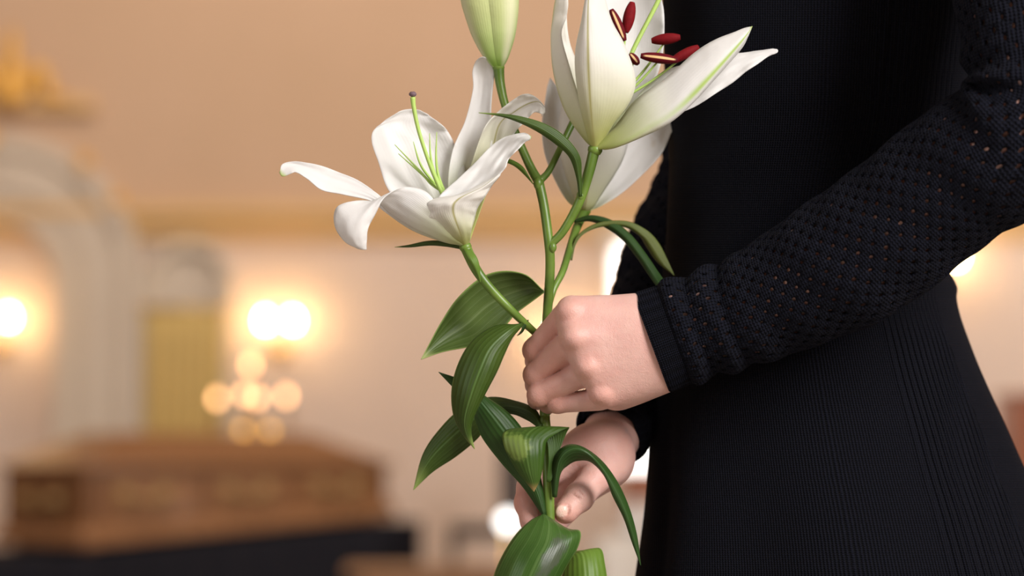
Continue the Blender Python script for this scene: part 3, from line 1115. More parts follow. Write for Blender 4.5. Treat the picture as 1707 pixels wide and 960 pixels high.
# ---- near hand (her left): back of the hand to the camera, fingers closed round the stem
fd = Field((854, 468, -116), (1215, 708, 118), 2.1)
MCP = {'i': (953, 518, -40), 'm': (960, 563, -54), 'r': (984, 612, -52), 'p': (1009, 657, -38)}
WR = [(1100, 536, -8), (1105, 558, -12), (1110, 584, -12), (1112, 604, -6)]
hand = None
for key, w, r0, r1 in (('i', WR[0], 26, 36), ('m', WR[1], 26, 38), ('r', WR[2], 25, 36), ('p', WR[3], 23, 29)):
    c = fd.cone(MCP[key], w, r0, r1)
    hand = c if hand is None else smin(hand, c, 42)
hand = smin(hand, fd.ell((1040, 582, -26), (92, 72, 44), 22), 34)          # flat of the hand
hand = smin(hand, fd.ell((1030, 590, 16), (85, 72, 34), 25), 34)           # palm
hand = smin(hand, fd.cone((1028, 652, 2), (1105, 610, 4), 29, 30), 30)     # heel, little-finger side
hand = smin(hand, fd.cone((1085, 564, -6), (1212, 524, -16), 62, 68), 44)  # forearm into the cuff
hand = smin(hand, fd.cone((1105, 580, -6), (1212, 532, -14), 52, 66), 36)
# thumb behind, closing on the stem from the far side
thumb = chain(fd, [(1060, 545, 42), (1000, 540, 70), (950, 548, 84), (915, 560, 78)], [30, 24, 20, 16], 10)
hand = smin(hand, thumb, 16)
FING = {
    'i': ([(944, 525, -26), (891, 584, 14), (893, 602, 52), (926, 592, 74)], [23, 19.5, 17, 15]),
    'm': ([(948, 575, -34), (893, 625, 10), (893, 641, 50), (926, 632, 76)], [23.5, 20.5, 17, 15]),
    'r': ([(972, 623, -32), (898, 658, 2), (896, 666, 42), (928, 655, 70)], [22, 19, 16, 14]),
    'p': ([(1000, 665, -22), (929, 673, -2), (913, 676, 30), (946, 666, 60)], [19.5, 15.5, 13, 12]),
}
fingers = None
for key in 'imrp':
    pts, rr_ = FING[key]
    c = chain(fd, pts, rr_, 6)
    x, y, z = pts[1]
    c = smin(c, fd.ell((x + 3, y - 2, z - 3), (rr_[1] * 1.0,) * 3), 6)     # middle joint
    fingers = c if fingers is None else np.minimum(fingers, c)
hand = smin(hand, fingers, 4.5)
hand = smin(hand, fd.ell((948, 605, -10), (19, 14, 18)), 6)
for a, b in (('i', 'm'), ('m', 'r'), ('r', 'p')):                          # webs at the finger roots
    hand = smin(hand, fd.cone([v - d for v, d in zip(MCP[a], (6, -10, -26))], [v - d for v, d in zip(MCP[b], (6, 10, -26))], 13, 13), 8)
# knuckle caps, the middle one drawn out into its tendon
for key, r, dx in (('i', 21, -2), ('m', 20, -4), ('r', 19, -4), ('p', 18, -6)):
    x, y, z = MCP[key]
    hand = smin(hand, fd.ell((x + dx, y, z - 12), (r * 1.1, r * 0.86, r * 1.06), -12), 8)
x, y, z = MCP['m']
hand = smin(hand, fd.cone((x, y - 2, z - 22), (x + 75, y - 4, z + 4), 8, 3), 24)
lhV, lhF = surface_nets(hand, fd.shape, fd.lo, fd.h)
lhV = relax(lhV, lhF, 1)
fl = np.zeros(len(lhV))
for key, s in (('i', 22), ('m', 20), ('r', 20), ('p', 20)):
    c = np.array(MCP[key]) + np.array((-8, 4, -16))
    fl = np.maximum(fl, 0.55 * np.exp(-((lhV - c) ** 2).sum(1) / (2 * s * s)))
    for q in (1, 2):
        c = np.array(FING[key][0][q])
        fl = np.maximum(fl, 0.5 * np.exp(-((lhV - c) ** 2).sum(1) / (2 * 16 ** 2)))
fl = np.maximum(fl, np.clip((955 - lhV[:, 0]) / 60, 0, 0.55))
flush.append(fl)
nail.append(np.zeros(len(lhV)))

# ---- far hand (her right), lower, pinching the stem between thumb and forefinger
fd = Field((840, 640, -20), (1120, 965, 350), 2.6)
hand = smin(fd.cone((1050, 665, 300), (1022, 722, 220), 42, 42), fd.cone((1022, 722, 220), (999, 756, 150), 42, 49), 30)
RM = {'i': (930, 772, 118), 'm': (922, 800, 146), 'r': (924, 828, 172), 'p': (936, 852, 192)}
for key, r in (('i', 29), ('m', 28), ('r', 26), ('p', 24)):
    hand = smin(hand, fd.cone((1002, 762, 150), RM[key], 44, r), 24)
hand = smin(hand, fd.ell((985, 755, 128), (48, 44, 40)), 24)
th = chain(fd, [(1015, 778, 118), (991, 798, 82), (965, 829, 52), (943, 853, 34)], [31, 25, 23, 20.5], 8)
th = smin(th, fd.ell((966, 828, 50), (24.5, 24.5, 24)), 6)
hand = smin(hand, th, 14)
fi = chain(fd, [RM['i'], (885, 812, 78), (880, 838, 60), (888, 868, 44), (912, 892, 34)], [28, 23, 22, 20, 16], 8)
fi2 = chain(fd, [RM['m'], (885, 850, 128), (900, 895, 98), (942, 928, 82)], [27, 21, 19, 15], 6)
fi3 = chain(fd, [RM['r'], (895, 880, 152), (912, 915, 122), (938, 936, 104)], [25, 20, 17, 14], 6)
fi4 = chain(fd, [RM['p'], (912, 900, 175), (920, 925, 150), (938, 945, 130)], [22, 17, 15, 12], 6)
fg = smin(smin(fi, fi2, 2), smin(fi3, fi4, 2), 2)
hand = smin(hand, fg, 9)
# thumb creases and nail bed
for q, (x, y, z) in enumerate(((962, 818, 26), (957, 825, 26), (967, 811, 27))):
    hand = smax(hand, -fd.ell((x, y, z), (13, 1.6, 3.2), 38), 2.5)
nc = np.array((936, 852, 15.0))
hand = smax(hand, -fd.ell(nc + np.array((1, -1, 1)), (13, 15, 5.5), 38), 2)
hand = smin(hand, fd.ell(nc + np.array((0, 0, 5)), (10.5, 13, 6.5), 38), 0.8)
rhV, rhF = surface_nets(hand, fd.shape, fd.lo, fd.h)
rhV = relax(rhV, rhF, 1)
fl = np.zeros(len(rhV))
for c, s, a in (((940, 862, 30), 20, 0.9), ((878, 835, 50), 30, 0.85), ((945, 925, 80), 20, 0.8), ((1010, 730, 130), 40, 0.4), ((980, 800, 70), 18, 0.3)):
    fl = np.maximum(fl, a * np.exp(-((rhV - np.array(c)) ** 2).sum(1) / (2 * s * s)))
flush.append(fl)
dd = (rhV - nc) / np.array((12, 12, 12))
nl = np.clip(3 - 3 * np.sqrt((dd ** 2).sum(1)), 0, 0.9)
nail.append(nl)

allV = np.vstack([PN(bodyV), PN(lhV), PN(rhV)])
allF = np.vstack([bodyF, lhF + len(bodyV), rhF + len(bodyV) + len(lhV)])
porig = PN([(1345, FLOOR_PY, 300)])[0]
porig[2] = 0.0
allV[:, 2] = np.maximum(allV[:, 2], 0.012)
person = mesh('person', allV, allF.tolist(), 'skin', origin=porig)
for nm, dat in (('flush', flush), ('nail', nail)):
    at = person.data.attributes.new(nm, 'FLOAT', 'POINT')
    at.data.foreach_set('value', np.concatenate(dat).astype(np.float32))
tag(person, 'person in a black knitted dress holding white lilies in both hands', 'person')

# ---- dress: torso and flared skirt, ribbed side panel, soft folds
prof = np.array([  # py, left px, right px, half depth
    (-470, 1215, 1430, 150), (-420, 1170, 1500, 205), (-330, 1120, 1560, 225), (-120, 1104, 1660, 225), (0, 1104, 1660, 222), (100, 1107, 1650, 220), (200, 1112, 1635, 220), (300, 1113, 1600, 222),
    (400, 1112, 1577, 228), (452, 1106, 1583, 232), (472, 1104, 1592, 236), (490, 1102, 1593, 236), (504, 1101, 1595, 236), (580, 1095, 1620, 245), (650, 1088, 1649, 255), (712, 1083, 1677, 262), (780, 1079, 1706, 272),
    (860, 1072, 1745, 285), (960, 1058, 1792, 300), (1200, 1022, 1890, 330), (1500, 985, 1985, 365), (1800, 955, 2060, 395)], dtype=float)
rows = np.concatenate([np.arange(-470, 0, 12), np.arange(0, 980, 6), np.arange(980, 1800, 25), [1800]]).astype(float)


def smooth_interp(x, xs, ys):
    # cubic (catmull) interpolation on irregular knots
    m = np.gradient(ys, xs)
    i = np.clip(np.searchsorted(xs, x) - 1, 0, len(xs) - 2)
    h = xs[i + 1] - xs[i]
    t = (x - xs[i]) / h
    return (2 * t ** 3 - 3 * t ** 2 + 1) * ys[i] + (t ** 3 - 2 * t ** 2 + t) * h * m[i] + (-2 * t ** 3 + 3 * t ** 2) * ys[i + 1] + (t ** 3 - t ** 2) * h * m[i + 1]


Lx, Rx, Hz = (smooth_interp(rows, prof[:, 0], prof[:, k]) for k in (1, 2, 3))
front = np.radians(np.linspace(-92, 92, 560))
back = np.radians(np.linspace(92, 268, 70))[1:-1]
ang = np.concatenate([front, back])           # 0 = towards the camera, +90 = picture right
NA = len(ang)
GR, GA = np.meshgrid(rows, ang, indexing='ij')
sa, ca = np.sin(GA), np.cos(GA)
se = 2.25
sx = np.sign(sa) * np.abs(sa) ** (2 / se)
cz = np.sign(ca) * np.abs(ca) ** (2 / se)
cx = ((Lx + Rx) / 2)[:, None]
hx = ((Rx - Lx) / 2)[:, None]
X = cx + hx * sx
Z = 300 - Hz[:, None] * cz
disp = np.zeros_like(X)
deg = np.degrees(GA)
# ribbed panel
p0 = np.interp(rows, [-470, 0, 280, 420, 520, 960, 1800], [24, 20, 17, 23, 28, 25, 24])[:, None]
rib = (deg - p0) / 2.75
inside = (rib > -0.25) & (rib < 11.25)
fadein = np.clip((GR - 500) / 60, 0.45, 1)
disp += np.where(inside, 4.2 * fadein * np.abs(np.sin(np.pi * rib)) - 1.4, 0)
disp += 2.0 * np.exp(-((rib + 0.6) / 0.22) ** 2) + 1.2 * np.exp(-((rib + 1.4) / 0.2) ** 2) * (GR < 420)
# waist seam
disp += 3.0 * np.exp(-((GR - 482) / 9) ** 2)
# hanging folds of the skirt
low = np.clip((GR - 560) / 420, 0, 2.2)
disp += low * (9 * np.sin(np.radians(deg) * 5.2 + 0.9) + 5 * np.sin(np.radians(deg) * 9.1 + 2.2))
disp += -low * 14 * np.exp(-((deg + 62) / 5.5) ** 2)
disp += 3.2 * np.sin(GR / 43 + deg / 11) * np.exp(-((GR - 330) / 160) ** 2)
nrm = np.stack([sx / np.maximum(hx, 1), -cz / Hz[:, None]], axis=-1)
nrm /= np.linalg.norm(nrm, axis=-1, keepdims=True) + 1e-9
X = X + nrm[..., 0] * disp
Z = Z + nrm[..., 1] * disp
V = PN(np.stack([X, GR, Z], axis=-1).reshape(-1, 3))
uvs = np.stack([(GA * 0.115 * (0.75 + 0.25 * hx / 230)).ravel(), (-GR / U).ravel()], axis=1)
dress = mesh('dress', V, [q[::-1] for q in grid_faces(NA, len(rows), True)], 'knit_black', person, uvs)
dress['label'] = 'black fine-knit dress with a ribbed side panel'
dress.modifiers.new('thickness', 'SOLIDIFY').thickness = 0.001


# ---- sleeves
def sleeve_path(axis, rad, n=400):
    a = np.hstack([np.array(axis, float), np.array(rad, float)[:, None]])
    # resample evenly
    c = catmull(a, 1200)
    s = np.concatenate([[0], np.cumsum(np.linalg.norm(np.diff(c[:, :3], axis=0), axis=1))])
    return c, s


class Sleeve:
    def __init__(self, axis, rad, fold, depth=0.92):
        self.c, self.s = sleeve_path(axis, rad)
        T = np.gradient(self.c[:, :3], axis=0)
        T /= np.linalg.norm(T, axis=1, keepdims=True)
        zax = np.array([0, 0, 1.0])
        N = np.cross(zax, T)
        N /= np.linalg.norm(N, axis=1, keepdims=True)      # in the picture plane, "down" side for an arm running right
        self.N, self.B = N, np.cross(T, N)
        self.fold, self.depth = fold, depth
        self.length = self.s[-1]

    def at(self, s, th, off=0.0):
        """th 0 = N side, 90 = away from camera, -90 = towards the camera"""
        f = [np.interp(s, self.s, self.c[:, k]) for k in range(4)]
        N = np.stack([np.interp(s, self.s, self.N[:, k]) for k in range(3)], -1)
        B = np.stack([np.interp(s, self.s, self.B[:, k]) for k in range(3)], -1)
        sg = np.sign(B[..., 2:3])
        r = f[3] + self.fold(s, th) + off
        ctr = np.stack(f[:3], -1)
        return ctr + N * (r * np.cos(th))[..., None] + B * sg * (r * self.depth * np.sin(th))[..., None]


def fold_l(s, th):
    # bunched knit just above the cuff, creases inside the elbow
    f = 7.5 * np.exp(-((s - 62 + 5 * np.sin(th * 2 + 1)) / 15) ** 2) - 5 * np.exp(-((s - 92 - 8 * np.sin(th)) / 9) ** 2)
    f += 6.5 * np.exp(-((s - 122 + 9 * np.sin(th * 2)) / 14) ** 2) - 5 * np.exp(-((s - 152 - 9 * np.sin(th)) / 9) ** 2) + 4 * np.exp(-((s - 182) / 18) ** 2)
    f += 1.5 * np.sin(s / 17 + 2 * np.sin(th * 2)) * np.clip((s - 150) / 100, 0, 1)
    el = np.exp(-((s - 800) / 90) ** 2)
    f += el * (9 * np.sin(s / 14.0 + 1.2 * np.sin(th)) + 4 * np.sin(s / 8.0 + th)) * (0.4 + 0.6 * np.clip(-np.cos(th), 0, 1))
    return f * np.clip((s - 38) / 12, 0, 1)


SL_ = Sleeve(AX_L, RA_L, fold_l)


def build_sleeve(S, name, s0, s1, ncirc, cell, hole, parent, holes=True, seam=None):
    ncol = int(round((s1 - s0) / cell))
    cell = (s1 - s0) / ncol
    dth = 2 * math.pi / ncirc
    V, UV, F = [], [], []
    key = {}
    BS, BT, OFF = [], [], []

    def vert(a, b, off=0.0, k=None):
        if k is not None and k in key:
            return key[k]
        i = len(BS)
        BS.append(s0 + a * cell)
        BT.append(b * dth)
        OFF.append(off)
        if k is not None:
            key[k] = i
        return i
    for r in range(ncirc):
        sh = 0.5 if r % 2 else 0.0
        for c in range(-1, ncol):
            a0 = c + sh
            if a0 < -0.01 or a0 + 1 > ncol + 0.01:
                if a0 + 1 <= 0 or a0 >= ncol:
                    continue
                lo, hi = max(a0, 0), min(a0 + 1, ncol)
                q = []
                for a, b in ((lo, r), ((lo + hi) / 2, r), (hi, r), (hi, r + .5), (hi, r + 1), ((lo + hi) / 2, r + 1), (lo, r + 1), (lo, r + .5)):
                    q.append(vert(a, b, 0, (round(a * 4), round(b * 2) % (2 * ncirc))))
                F.append(tuple(q))
                continue
            bd = []
            for fa, fb in ((0, 0), (.25, 0), (.5, 0), (.75, 0), (1, 0), (1, .5), (1, 1), (.75, 1), (.5, 1), (.25, 1), (0, 1), (0, .5)):
                bd.append(vert(a0 + fa, r + fb, 0, (round((a0 + fa) * 4), round((r + fb) * 2) % (2 * ncirc))))
            hs = hole
            if seam is not None and r == seam:
                hs = hole * 1.55
            rng = random.Random(r * 977 + c)
            hs = hs * rng.uniform(0.85, 1.1)
            jx, jy = rng.uniform(-.04, .04), rng.uniform(-.06, .06)
            ctr_s = s0 + (a0 + .5) * cell
            rad = float(np.interp(ctr_s, S.s, S.c[:, 3]))
            ra_, rb_ = hs / cell, min(0.44, hs / (rad * dth))
            hv = []
            md = []
            for q, (fa, fb) in enumerate(((0, 0), (.25, 0), (.5, 0), (.75, 0), (1, 0), (1, .5), (1, 1), (.75, 1), (.5, 1), (.25, 1), (0, 1), (0, .5))):
                an = math.atan2((fb - .5) * 1.0, (fa - .5) * 1.6)
                hx_, hy_ = .5 + jx + ra_ * math.cos(an), .5 + jy + rb_ * math.sin(an)
                hv.append(vert(a0 + hx_, r + hy_, -1.6))
                md.append(vert(a0 + (fa * .45 + hx_ * .55), r + (fb * .45 + hy_ * .55), 1.1))
            for q in range(12):
                q2 = (q + 1) % 12
                F.append((bd[q], bd[q2], md[q2], md[q]))
                F.append((md[q], md[q2], hv[q2], hv[q]))
            if not holes:
                F.append(tuple(hv))
    s = np.array(BS)
    th_ = np.array(BT)
    G = S.at(s, th_, np.array(OFF))
    uv = np.stack([th_ * 105 / U, s / U], axis=1)
    o = mesh(name, PN(G), F, 'lace_black', parent, uv)
    md = o.modifiers.new('thickness', 'SOLIDIFY')
    md.thickness = 0.0009
    return o


sl = build_sleeve(SL_, 'sleeve', 44, SL_.length, 42, 31, 4.5, person, seam=40)
sl['label'] = 'black openwork knit sleeve with small round eyelets'


def build_cuff(S, s0, s1, parent, ribs, off):
    ns, nt = 16, ribs * 6
    ss = np.linspace(s0, s1, ns)
    tt = np.linspace(0, 2 * np.pi, nt, endpoint=False)
    A, T = np.meshgrid(ss, tt, indexing='ij')
    O = off + 0.9 * np.sin(T * ribs) + 2.0 * (1 - ((A - s0) / (s1 - s0) * 2 - 1) ** 8) - 2.0
    G = S.at(A.ravel(), T.ravel(), O.ravel())
    uv = np.stack([T.ravel() * 90 / U, A.ravel() / U], axis=1)
    o = mesh('cuff', PN(G), grid_faces(nt, ns, True), 'cuff_black', parent, uv)
    md = o.modifiers.new('thickness', 'SOLIDIFY')
    md.thickness = 0.0022
    md.offset = -1
    o['label'] = 'black ribbed cuff'
    return o


build_cuff(SL_, 0, 46, sl, 150, 2.0)
AX_R = [(1018, 726, 208), (1038, 688, 250), (1085, 560, 370), (1140, 420, 520), (1195, 300, 630), (1235, 50, 640), (1290, -250, 570), (1330, -420, 470), (1335, -450, 380)]
RA_R = [57, 61, 76, 92, 96, 100, 105, 115, 120]


def fold_r(s, th):
    return 3.5 * np.sin(s / 13.0 + 2 * np.sin(th * 3)) + 2.0 * np.sin(s / 7.0 + th * 2)


SR_ = Sleeve(AX_R, RA_R, fold_r, 1.0)
sr = build_sleeve(SR_, 'sleeve', 20, SR_.length, 36, 31, 2.4, person)
build_cuff(SR_, 0, 24, sr, 100, 2.0)

# ---- hair and shoes (outside the picture)
fdh = Field((1160, -900, 160), (1500, -420, 440), 9.0)
hr = fdh.ell((1348, -702, 300), (124, 150, 110))
hr = smin(hr, fdh.cone((1405, -640, 300), (1415, -500, 300), 70, 40), 50)
hr = smax(hr, -fdh.ell((1215, -640, 300), (110, 120, 100)), 10)
hV, hF = surface_nets(hr, fdh.shape, fdh.lo, fdh.h)
mesh('hair', PN(relax(hV, hF, 2)), hF.tolist(), 'hair_brown', person)
for zz, dx in ((215, 0), (390, -25)):
    fs = Field((1150 + dx, FLOOR_PY - 190, zz - 80), (1500 + dx, FLOOR_PY + 30, zz + 80), 6.0)
    sh_ = fs.cone((1425 + dx, FLOOR_PY - 100, zz), (1235 + dx, FLOOR_PY - 42, zz), 62, 44)
    sh_ = smin(sh_, fs.cone((1435 + dx, FLOOR_PY - 80, zz), (1440 + dx, FLOOR_PY - 20, zz), 40, 26), 12)
    sh_ = smax(sh_, -fs.ell((1400 + dx, FLOOR_PY - 165, zz), (110, 60, 50)), 6)
    sV, sF = surface_nets(sh_, fs.shape, fs.lo, fs.h)
    sW = PN(relax(sV, sF, 1))
    sW[:, 2] = np.maximum(sW[:, 2], 0.0)
    mesh('shoe', sW, sF.tolist(), 'shoe_black', person)

# ================================================================== LILY SPRAY
spray_o = P((914, 1050, 25))
lily = empty('lily_spray', spray_o, 'leafy cut stem of white lilies with a bud, held in both hands', 'flower')
main = tube('main_stem', [(921, 1080, 25), (917, 960, 22), (915, 850, 18), (912, 740, 22), (908, 690, 34), (909, 610, 40), (912, 530, 34), (916, 470, 16), (917, 435, 6), (915, 405, 0), (907, 345, 5), (898, 303, 10)],
            [9.5, 9.5, 9.5, 9, 8.5, 8, 8, 8, 8, 8, 8, 8.5], 'stem_green', lily, n=16)
tube('flower_stem', [(914, 410, 0), (935, 390, -6), (955, 358, -14), (970, 325, -22), (982, 285, -28), (991, 249, -30)], [7, 7, 7.5, 8, 9, 9.5], 'stem_green', lily)
tube('flower_stem', [(900, 306, 10), (884, 278, 20), (862, 228, 30), (843, 178, 36), (834, 140, 40), (831, 110, 40)], [8.5, 7.5, 7, 7, 8, 9.5], 'stem_green', lily)
tube('flower_stem', [(899, 302, 10), (915, 285, 25), (935, 245, 45), (952, 210, 60), (975, 165, 75)], [6.5, 5.5, 5.5, 6, 6], 'stem_green', lily)
tube('flower_stem', [(911, 530, 42), (922, 485, 50), (938, 452, 75), (951, 410, 125), (962, 378, 165), (974, 352, 195)], [5, 5.5, 6, 6.5, 7.5, 9], 'stem_green', lily)
tube('flower_stem', [(905, 566, 36), (876, 540, 6), (845, 510, -18), (815, 478, -20), (793, 448, -20), (776, 412, -16)], [6, 6.5, 7, 7.5, 8.5, 9.5], 'stem_green', lily)
for x, y, z, a, b in ((921, 412, -4, 9, 7), (897, 306, 6, 11, 8), (968, 326, -24, 9, 7), (906, 702, 28, 10, 7)):
    g0 = P((x, y, z))
    MB().lathe([(0.001, -a / U)] + [(b / U * math.sin(t), -a / U * math.cos(t)) for t in np.linspace(0.4, 2.75, 8)] + [(0.001, a / U)], g0, 12).build('node', 'stem_green', main, True)


def flower(base, r, dirn, label=None):
    """green receptacle; petals and stamens are its children"""
    b = P(base)
    R = Vector(dirn).normalized().to_track_quat('Z', 'Y').to_matrix().to_4x4()
    M = Matrix.Translation(b) @ R
    o = MB().lathe([(r * 0.7 / U, -r * 0.6 / U), (r * 0.95 / U, -0.1 * r / U), (r * 0.9 / U, 0.4 * r / U), (0.001, 0.7 * r / U)], (0, 0, 0), 16, M).build('flower', 'stem_green', lily, True, origin=b)
    if label:
        o['label'] = label
    return o


# ---- flower on the left, wide open and slightly wilted
F1 = flower((776, 412, -16), 11, (-0.35, -0.2, 1), 'wide open white lily with frayed petals, left of the stem')
b1 = ((770, 408, -16), (775, 411, -20), (781, 408, -16))
blade('petal', [b1, ((705, 372, -5), (738, 352, 25), (772, 340, 20)), ((648, 318, 5), (705, 282, 48), (776, 290, 35)), ((629, 264, 22), (688, 240, 60), (764, 252, 50)),
                ((620, 224, 38), (672, 210, 64), (742, 215, 55)), ((634, 207, 48), (678, 193, 66), (720, 195, 58)), ((666, 186, 55), (682, 182, 62), (700, 184, 60))], 'petal_white', F1, nu=25, nv=56, ruffle=4.0, seed=1, waves=2.2)
blade('petal', [b1, ((748, 330, 15), (776, 320, 34), (806, 308, 25)), ((753, 256, 32), (785, 245, 48), (820, 236, 30)), ((776, 200, 42), (797, 192, 54), (819, 186, 38)),
                ((789, 150, 46), (804, 146, 56), (821, 146, 42)), ((787, 120, 44), (805, 113, 44), (824, 118, 42)), ((793, 103, 36), (806, 97, 28), (820, 107, 36)), ((800, 98, 28), (806, 95, 24), (812, 99, 28))], 'petal_white', F1, ruffle=1.6, seed=2, waves=2)
blade('petal', [b1, ((768, 345, -5), (792, 330, 12), (812, 322, 0)), ((786, 276, 8), (818, 262, 30), (836, 280, 4)), ((804, 218, 14), (832, 208, 28), (855, 230, -2)),
                ((832, 186, 8), (858, 186, 14), (872, 204, -8)), ((858, 163, 0), (882, 172, 2), (888, 190, -14)), ((884, 158, -6), (898, 170, -10), (899, 188, -18)), ((903, 172, -12), (908, 181, -16), (904, 191, -20)), ((910, 186, -16), (907, 190, -18), (902, 193, -20))],
      'petal_cream', F1, nu=21, nv=56, ruffle=4.4, seed=3, waves=3)
blade('petal', [b1, ((740, 365, -34), (765, 362, -30), (786, 372, -36)), ((728, 334, -48), (772, 328, -40), (806, 320, -56)), ((762, 300, -40), (805, 294, -40), (838, 284, -62)),
                ((800, 262, -24), (830, 262, -34), (850, 264, -54)), ((838, 230, -16), (858, 232, -28), (868, 243, -44)), ((870, 222, -16), (878, 227, -24), (880, 235, -30)), ((884, 226, -20), (886, 229, -23), (884, 232, -26))],
      'petal_tip_green', F1, nu=21, nv=56, ruffle=4.6, seed=4, waves=3)
blade('petal', [b1, ((745, 396, -40), (766, 385, -56), (786, 386, -40)), ((712, 366, -58), (755, 350, -78), (793, 355, -50)), ((716, 334, -66), (764, 332, -84), (812, 321, -58)),
                ((765, 324, -66), (802, 313, -74), (830, 297, -60)), ((822, 296, -60), (832, 290, -62), (838, 284, -58))], 'petal_cream', F1, nu=21, nv=56, ruffle=3.2, seed=5, waves=3)
blade('petal', [b1, ((740, 403, -34), (745, 388, -52), (755, 376, -50)), ((690, 381, -38), (700, 356, -64), (728, 338, -66)), ((650, 356, -36), (664, 332, -60), (706, 318, -64)),
                ((630, 340, -46), (642, 326, -64), (672, 312, -64)), ((602, 334, -62), (614, 342, -76), (640, 330, -78)), ((562, 344, -66), (592, 366, -86), (624, 360, -82)),
                ((558, 374, -66), (588, 390, -86), (613, 384, -80)), ((574, 402, -68), (595, 408, -80), (611, 402, -76)), ((596, 414, -70), (604, 416, -74), (611, 416, -72))], 'petal_white', F1, nv=60, ruffle=2.4, seed=6, waves=3)
blade('petal', [b1, ((742, 404, -16), (735, 397, -30), (738, 386, -30)), ((690, 385, -20), (688, 374, -34), (692, 362, -30)), ((640, 352, -20), (640, 343, -28), (644, 334, -25)),
                ((617, 334, -20), (621, 328, -20), (627, 321, -16)), ((574, 325, -26), (580, 311, -14), (592, 298, -8)), ((538, 317, -30), (546, 300, -14), (557, 284, -8)),
                ((513, 299, -30), (516, 286, -14), (522, 273, -10)), ((494, 287, -28), (490, 277, -12), (492, 269, -10)), ((484, 290, -26), (474, 279, -16), (471, 274, -16)), ((474, 294, -24), (469, 293, -24), (466, 288, -20))],
      'petal_tip_green', F1, nv=64, ruffle=1.5, seed=7, waves=4)
tube('pistil', [(748, 345, -5), (733, 314, -10), (715, 270, -18), (698, 218, -26), (690, 180, -30), (688, 162, -32)], [3.8, 3.6, 3.4, 3.4, 3.8, 4.6], 'filament_green', F1, n=10)
g0 = P((688, 158, -32))
MB().lathe([(2 / U, -4 / U), (6 / U, -1 / U), (6.5 / U, 2 / U), (4 / U, 5 / U), (0.0003, 4 / U)], g0, 12).build('stigma', 'stigma_purple', F1, True)
for tip, mid in (((658, 241, -5), (700, 285, -2)), ((689, 236, 0), (700, 272, 2)), ((716, 222, 10), (718, 262, 8)), ((728, 220, 14), (727, 262, 10)), ((664, 256, 5), (705, 292, 8))):
    tube('filament', [(742, 322, 0), ((mid[0] + 742) / 2 - 4, (mid[1] + 322) / 2, mid[2]), mid, tip], [2.6, 2.4, 1.9, 0.6], 'filament_green', F1, n=8)

# ---- flower at the top, seen from the side and below
F2 = flower((992, 250, -30), 13, (0.1, -0.1, 1), 'large white lily with dark red anthers at the top, against the dress')
b2 = ((984, 244, -28), (992, 250, -36), (1000, 246, -28))
b2b = ((984, 244, -30), (992, 250, -24), (1000, 246, -30))
blade('petal', [b2b, ((1000, 212, 15), (1030, 205, 42), (1062, 188, 20)), ((1000, 150, 48), (1046, 140, 80), (1093, 132, 50)), ((1000, 80, 65), (1052, 70, 98), (1106, 76, 65)),
                ((1002, 30, 72), (1055, 20, 102), (1107, 36, 70)), ((1010, -20, 75), (1055, -30, 100), (1100, -10, 75)), ((1035, -75, 78), (1055, -80, 90), (1075, -70, 78)), (1055, -100, 80)], 'petal_white', F2, nu=21, ruffle=2.2, seed=11, waves=3)
blade('petal', [b2b, ((1050, 176, 8), (1052, 215, -8), (1050, 232, -26)), ((1100, 122, 18), (1112, 175, -14), (1114, 197, -34)), ((1165, 104, 16), (1170, 142, -20), (1168, 172, -34)),
                ((1212, 90, 10), (1214, 116, -20), (1217, 140, -30)), ((1250, 87, 4), (1250, 98, -15), (1252, 114, -24)), ((1280, 82, -4), (1281, 88, -12), (1280, 95, -14)), ((1295, 82, -8), (1297, 85, -10), (1295, 88, -10))],
      'petal_white', F2, ruffle=3.0, seed=12, waves=4)
blade('petal', [b2, ((985, 226, 0), (972, 230, -16), (986, 236, -36)), ((974, 176, 12), (941, 183, -12), (978, 198, -46)), ((964, 112, 20), (923, 122, -8), (953, 122, -46)),
                ((950, 72, 24), (919, 65, 0), (936, 60, -34)), ((945, 32, 20), (922, 25, 5), (944, 28, -20)), ((947, 0, 16), (927, -5, 5), (945, -4, -14)), (940, -55, 5)], 'petal_side', F2, ruffle=2.4, seed=13, waves=3)
blade('petal', [b2, ((976, 215, -45), (988, 215, -64), (1022, 208, -52)), ((966, 170, -56), (984, 170, -88), (1048, 172, -66)), ((959, 115, -60), (981, 115, -102), (1060, 132, -70)),
                ((962, 70, -62), (980, 70, -106), (1042, 78, -70)), ((970, 35, -65), (980, 30, -104), (1022, 38, -75)), ((977, 0, -70), (981, 0, -98), (1010, 4, -80)), ((983, -40, -75), (985, -45, -88), (1000, -35, -80)), (988, -75, -76)],
      'petal_cream', F2, nu=23, ruffle=1.8, seed=14, waves=3)
blade('petal', [b2, ((1022, 214, -42), (1036, 238, -72), (1014, 248, -42)), ((1058, 168, -46), (1085, 211, -88), (1066, 228, -46)), ((1110, 130, -52), (1120, 190, -94), (1112, 204, -52)),
                ((1155, 90, -56), (1157, 156, -94), (1152, 172, -52)), ((1195, 65, -60), (1197, 113, -88), (1196, 126, -52)), ((1228, 52, -64), (1229, 77, -80), (1234, 84, -56)), ((1245, 46, -66), (1246, 56, -72), (1246, 62, -64)), (1254, 44, -68)],
      'petal_green_rib', F2, nu=23, ruffle=1.6, seed=15, waves=3)
tube('pistil', [(1020, 170, 0), (1040, 120, 10), (1058, 78, 15), (1080, 35, 20), (1098, 0, 22), (1125, -60, 24)], [3.6, 3.8, 4, 4, 4.2, 5], 'filament_green', F2, n=10)
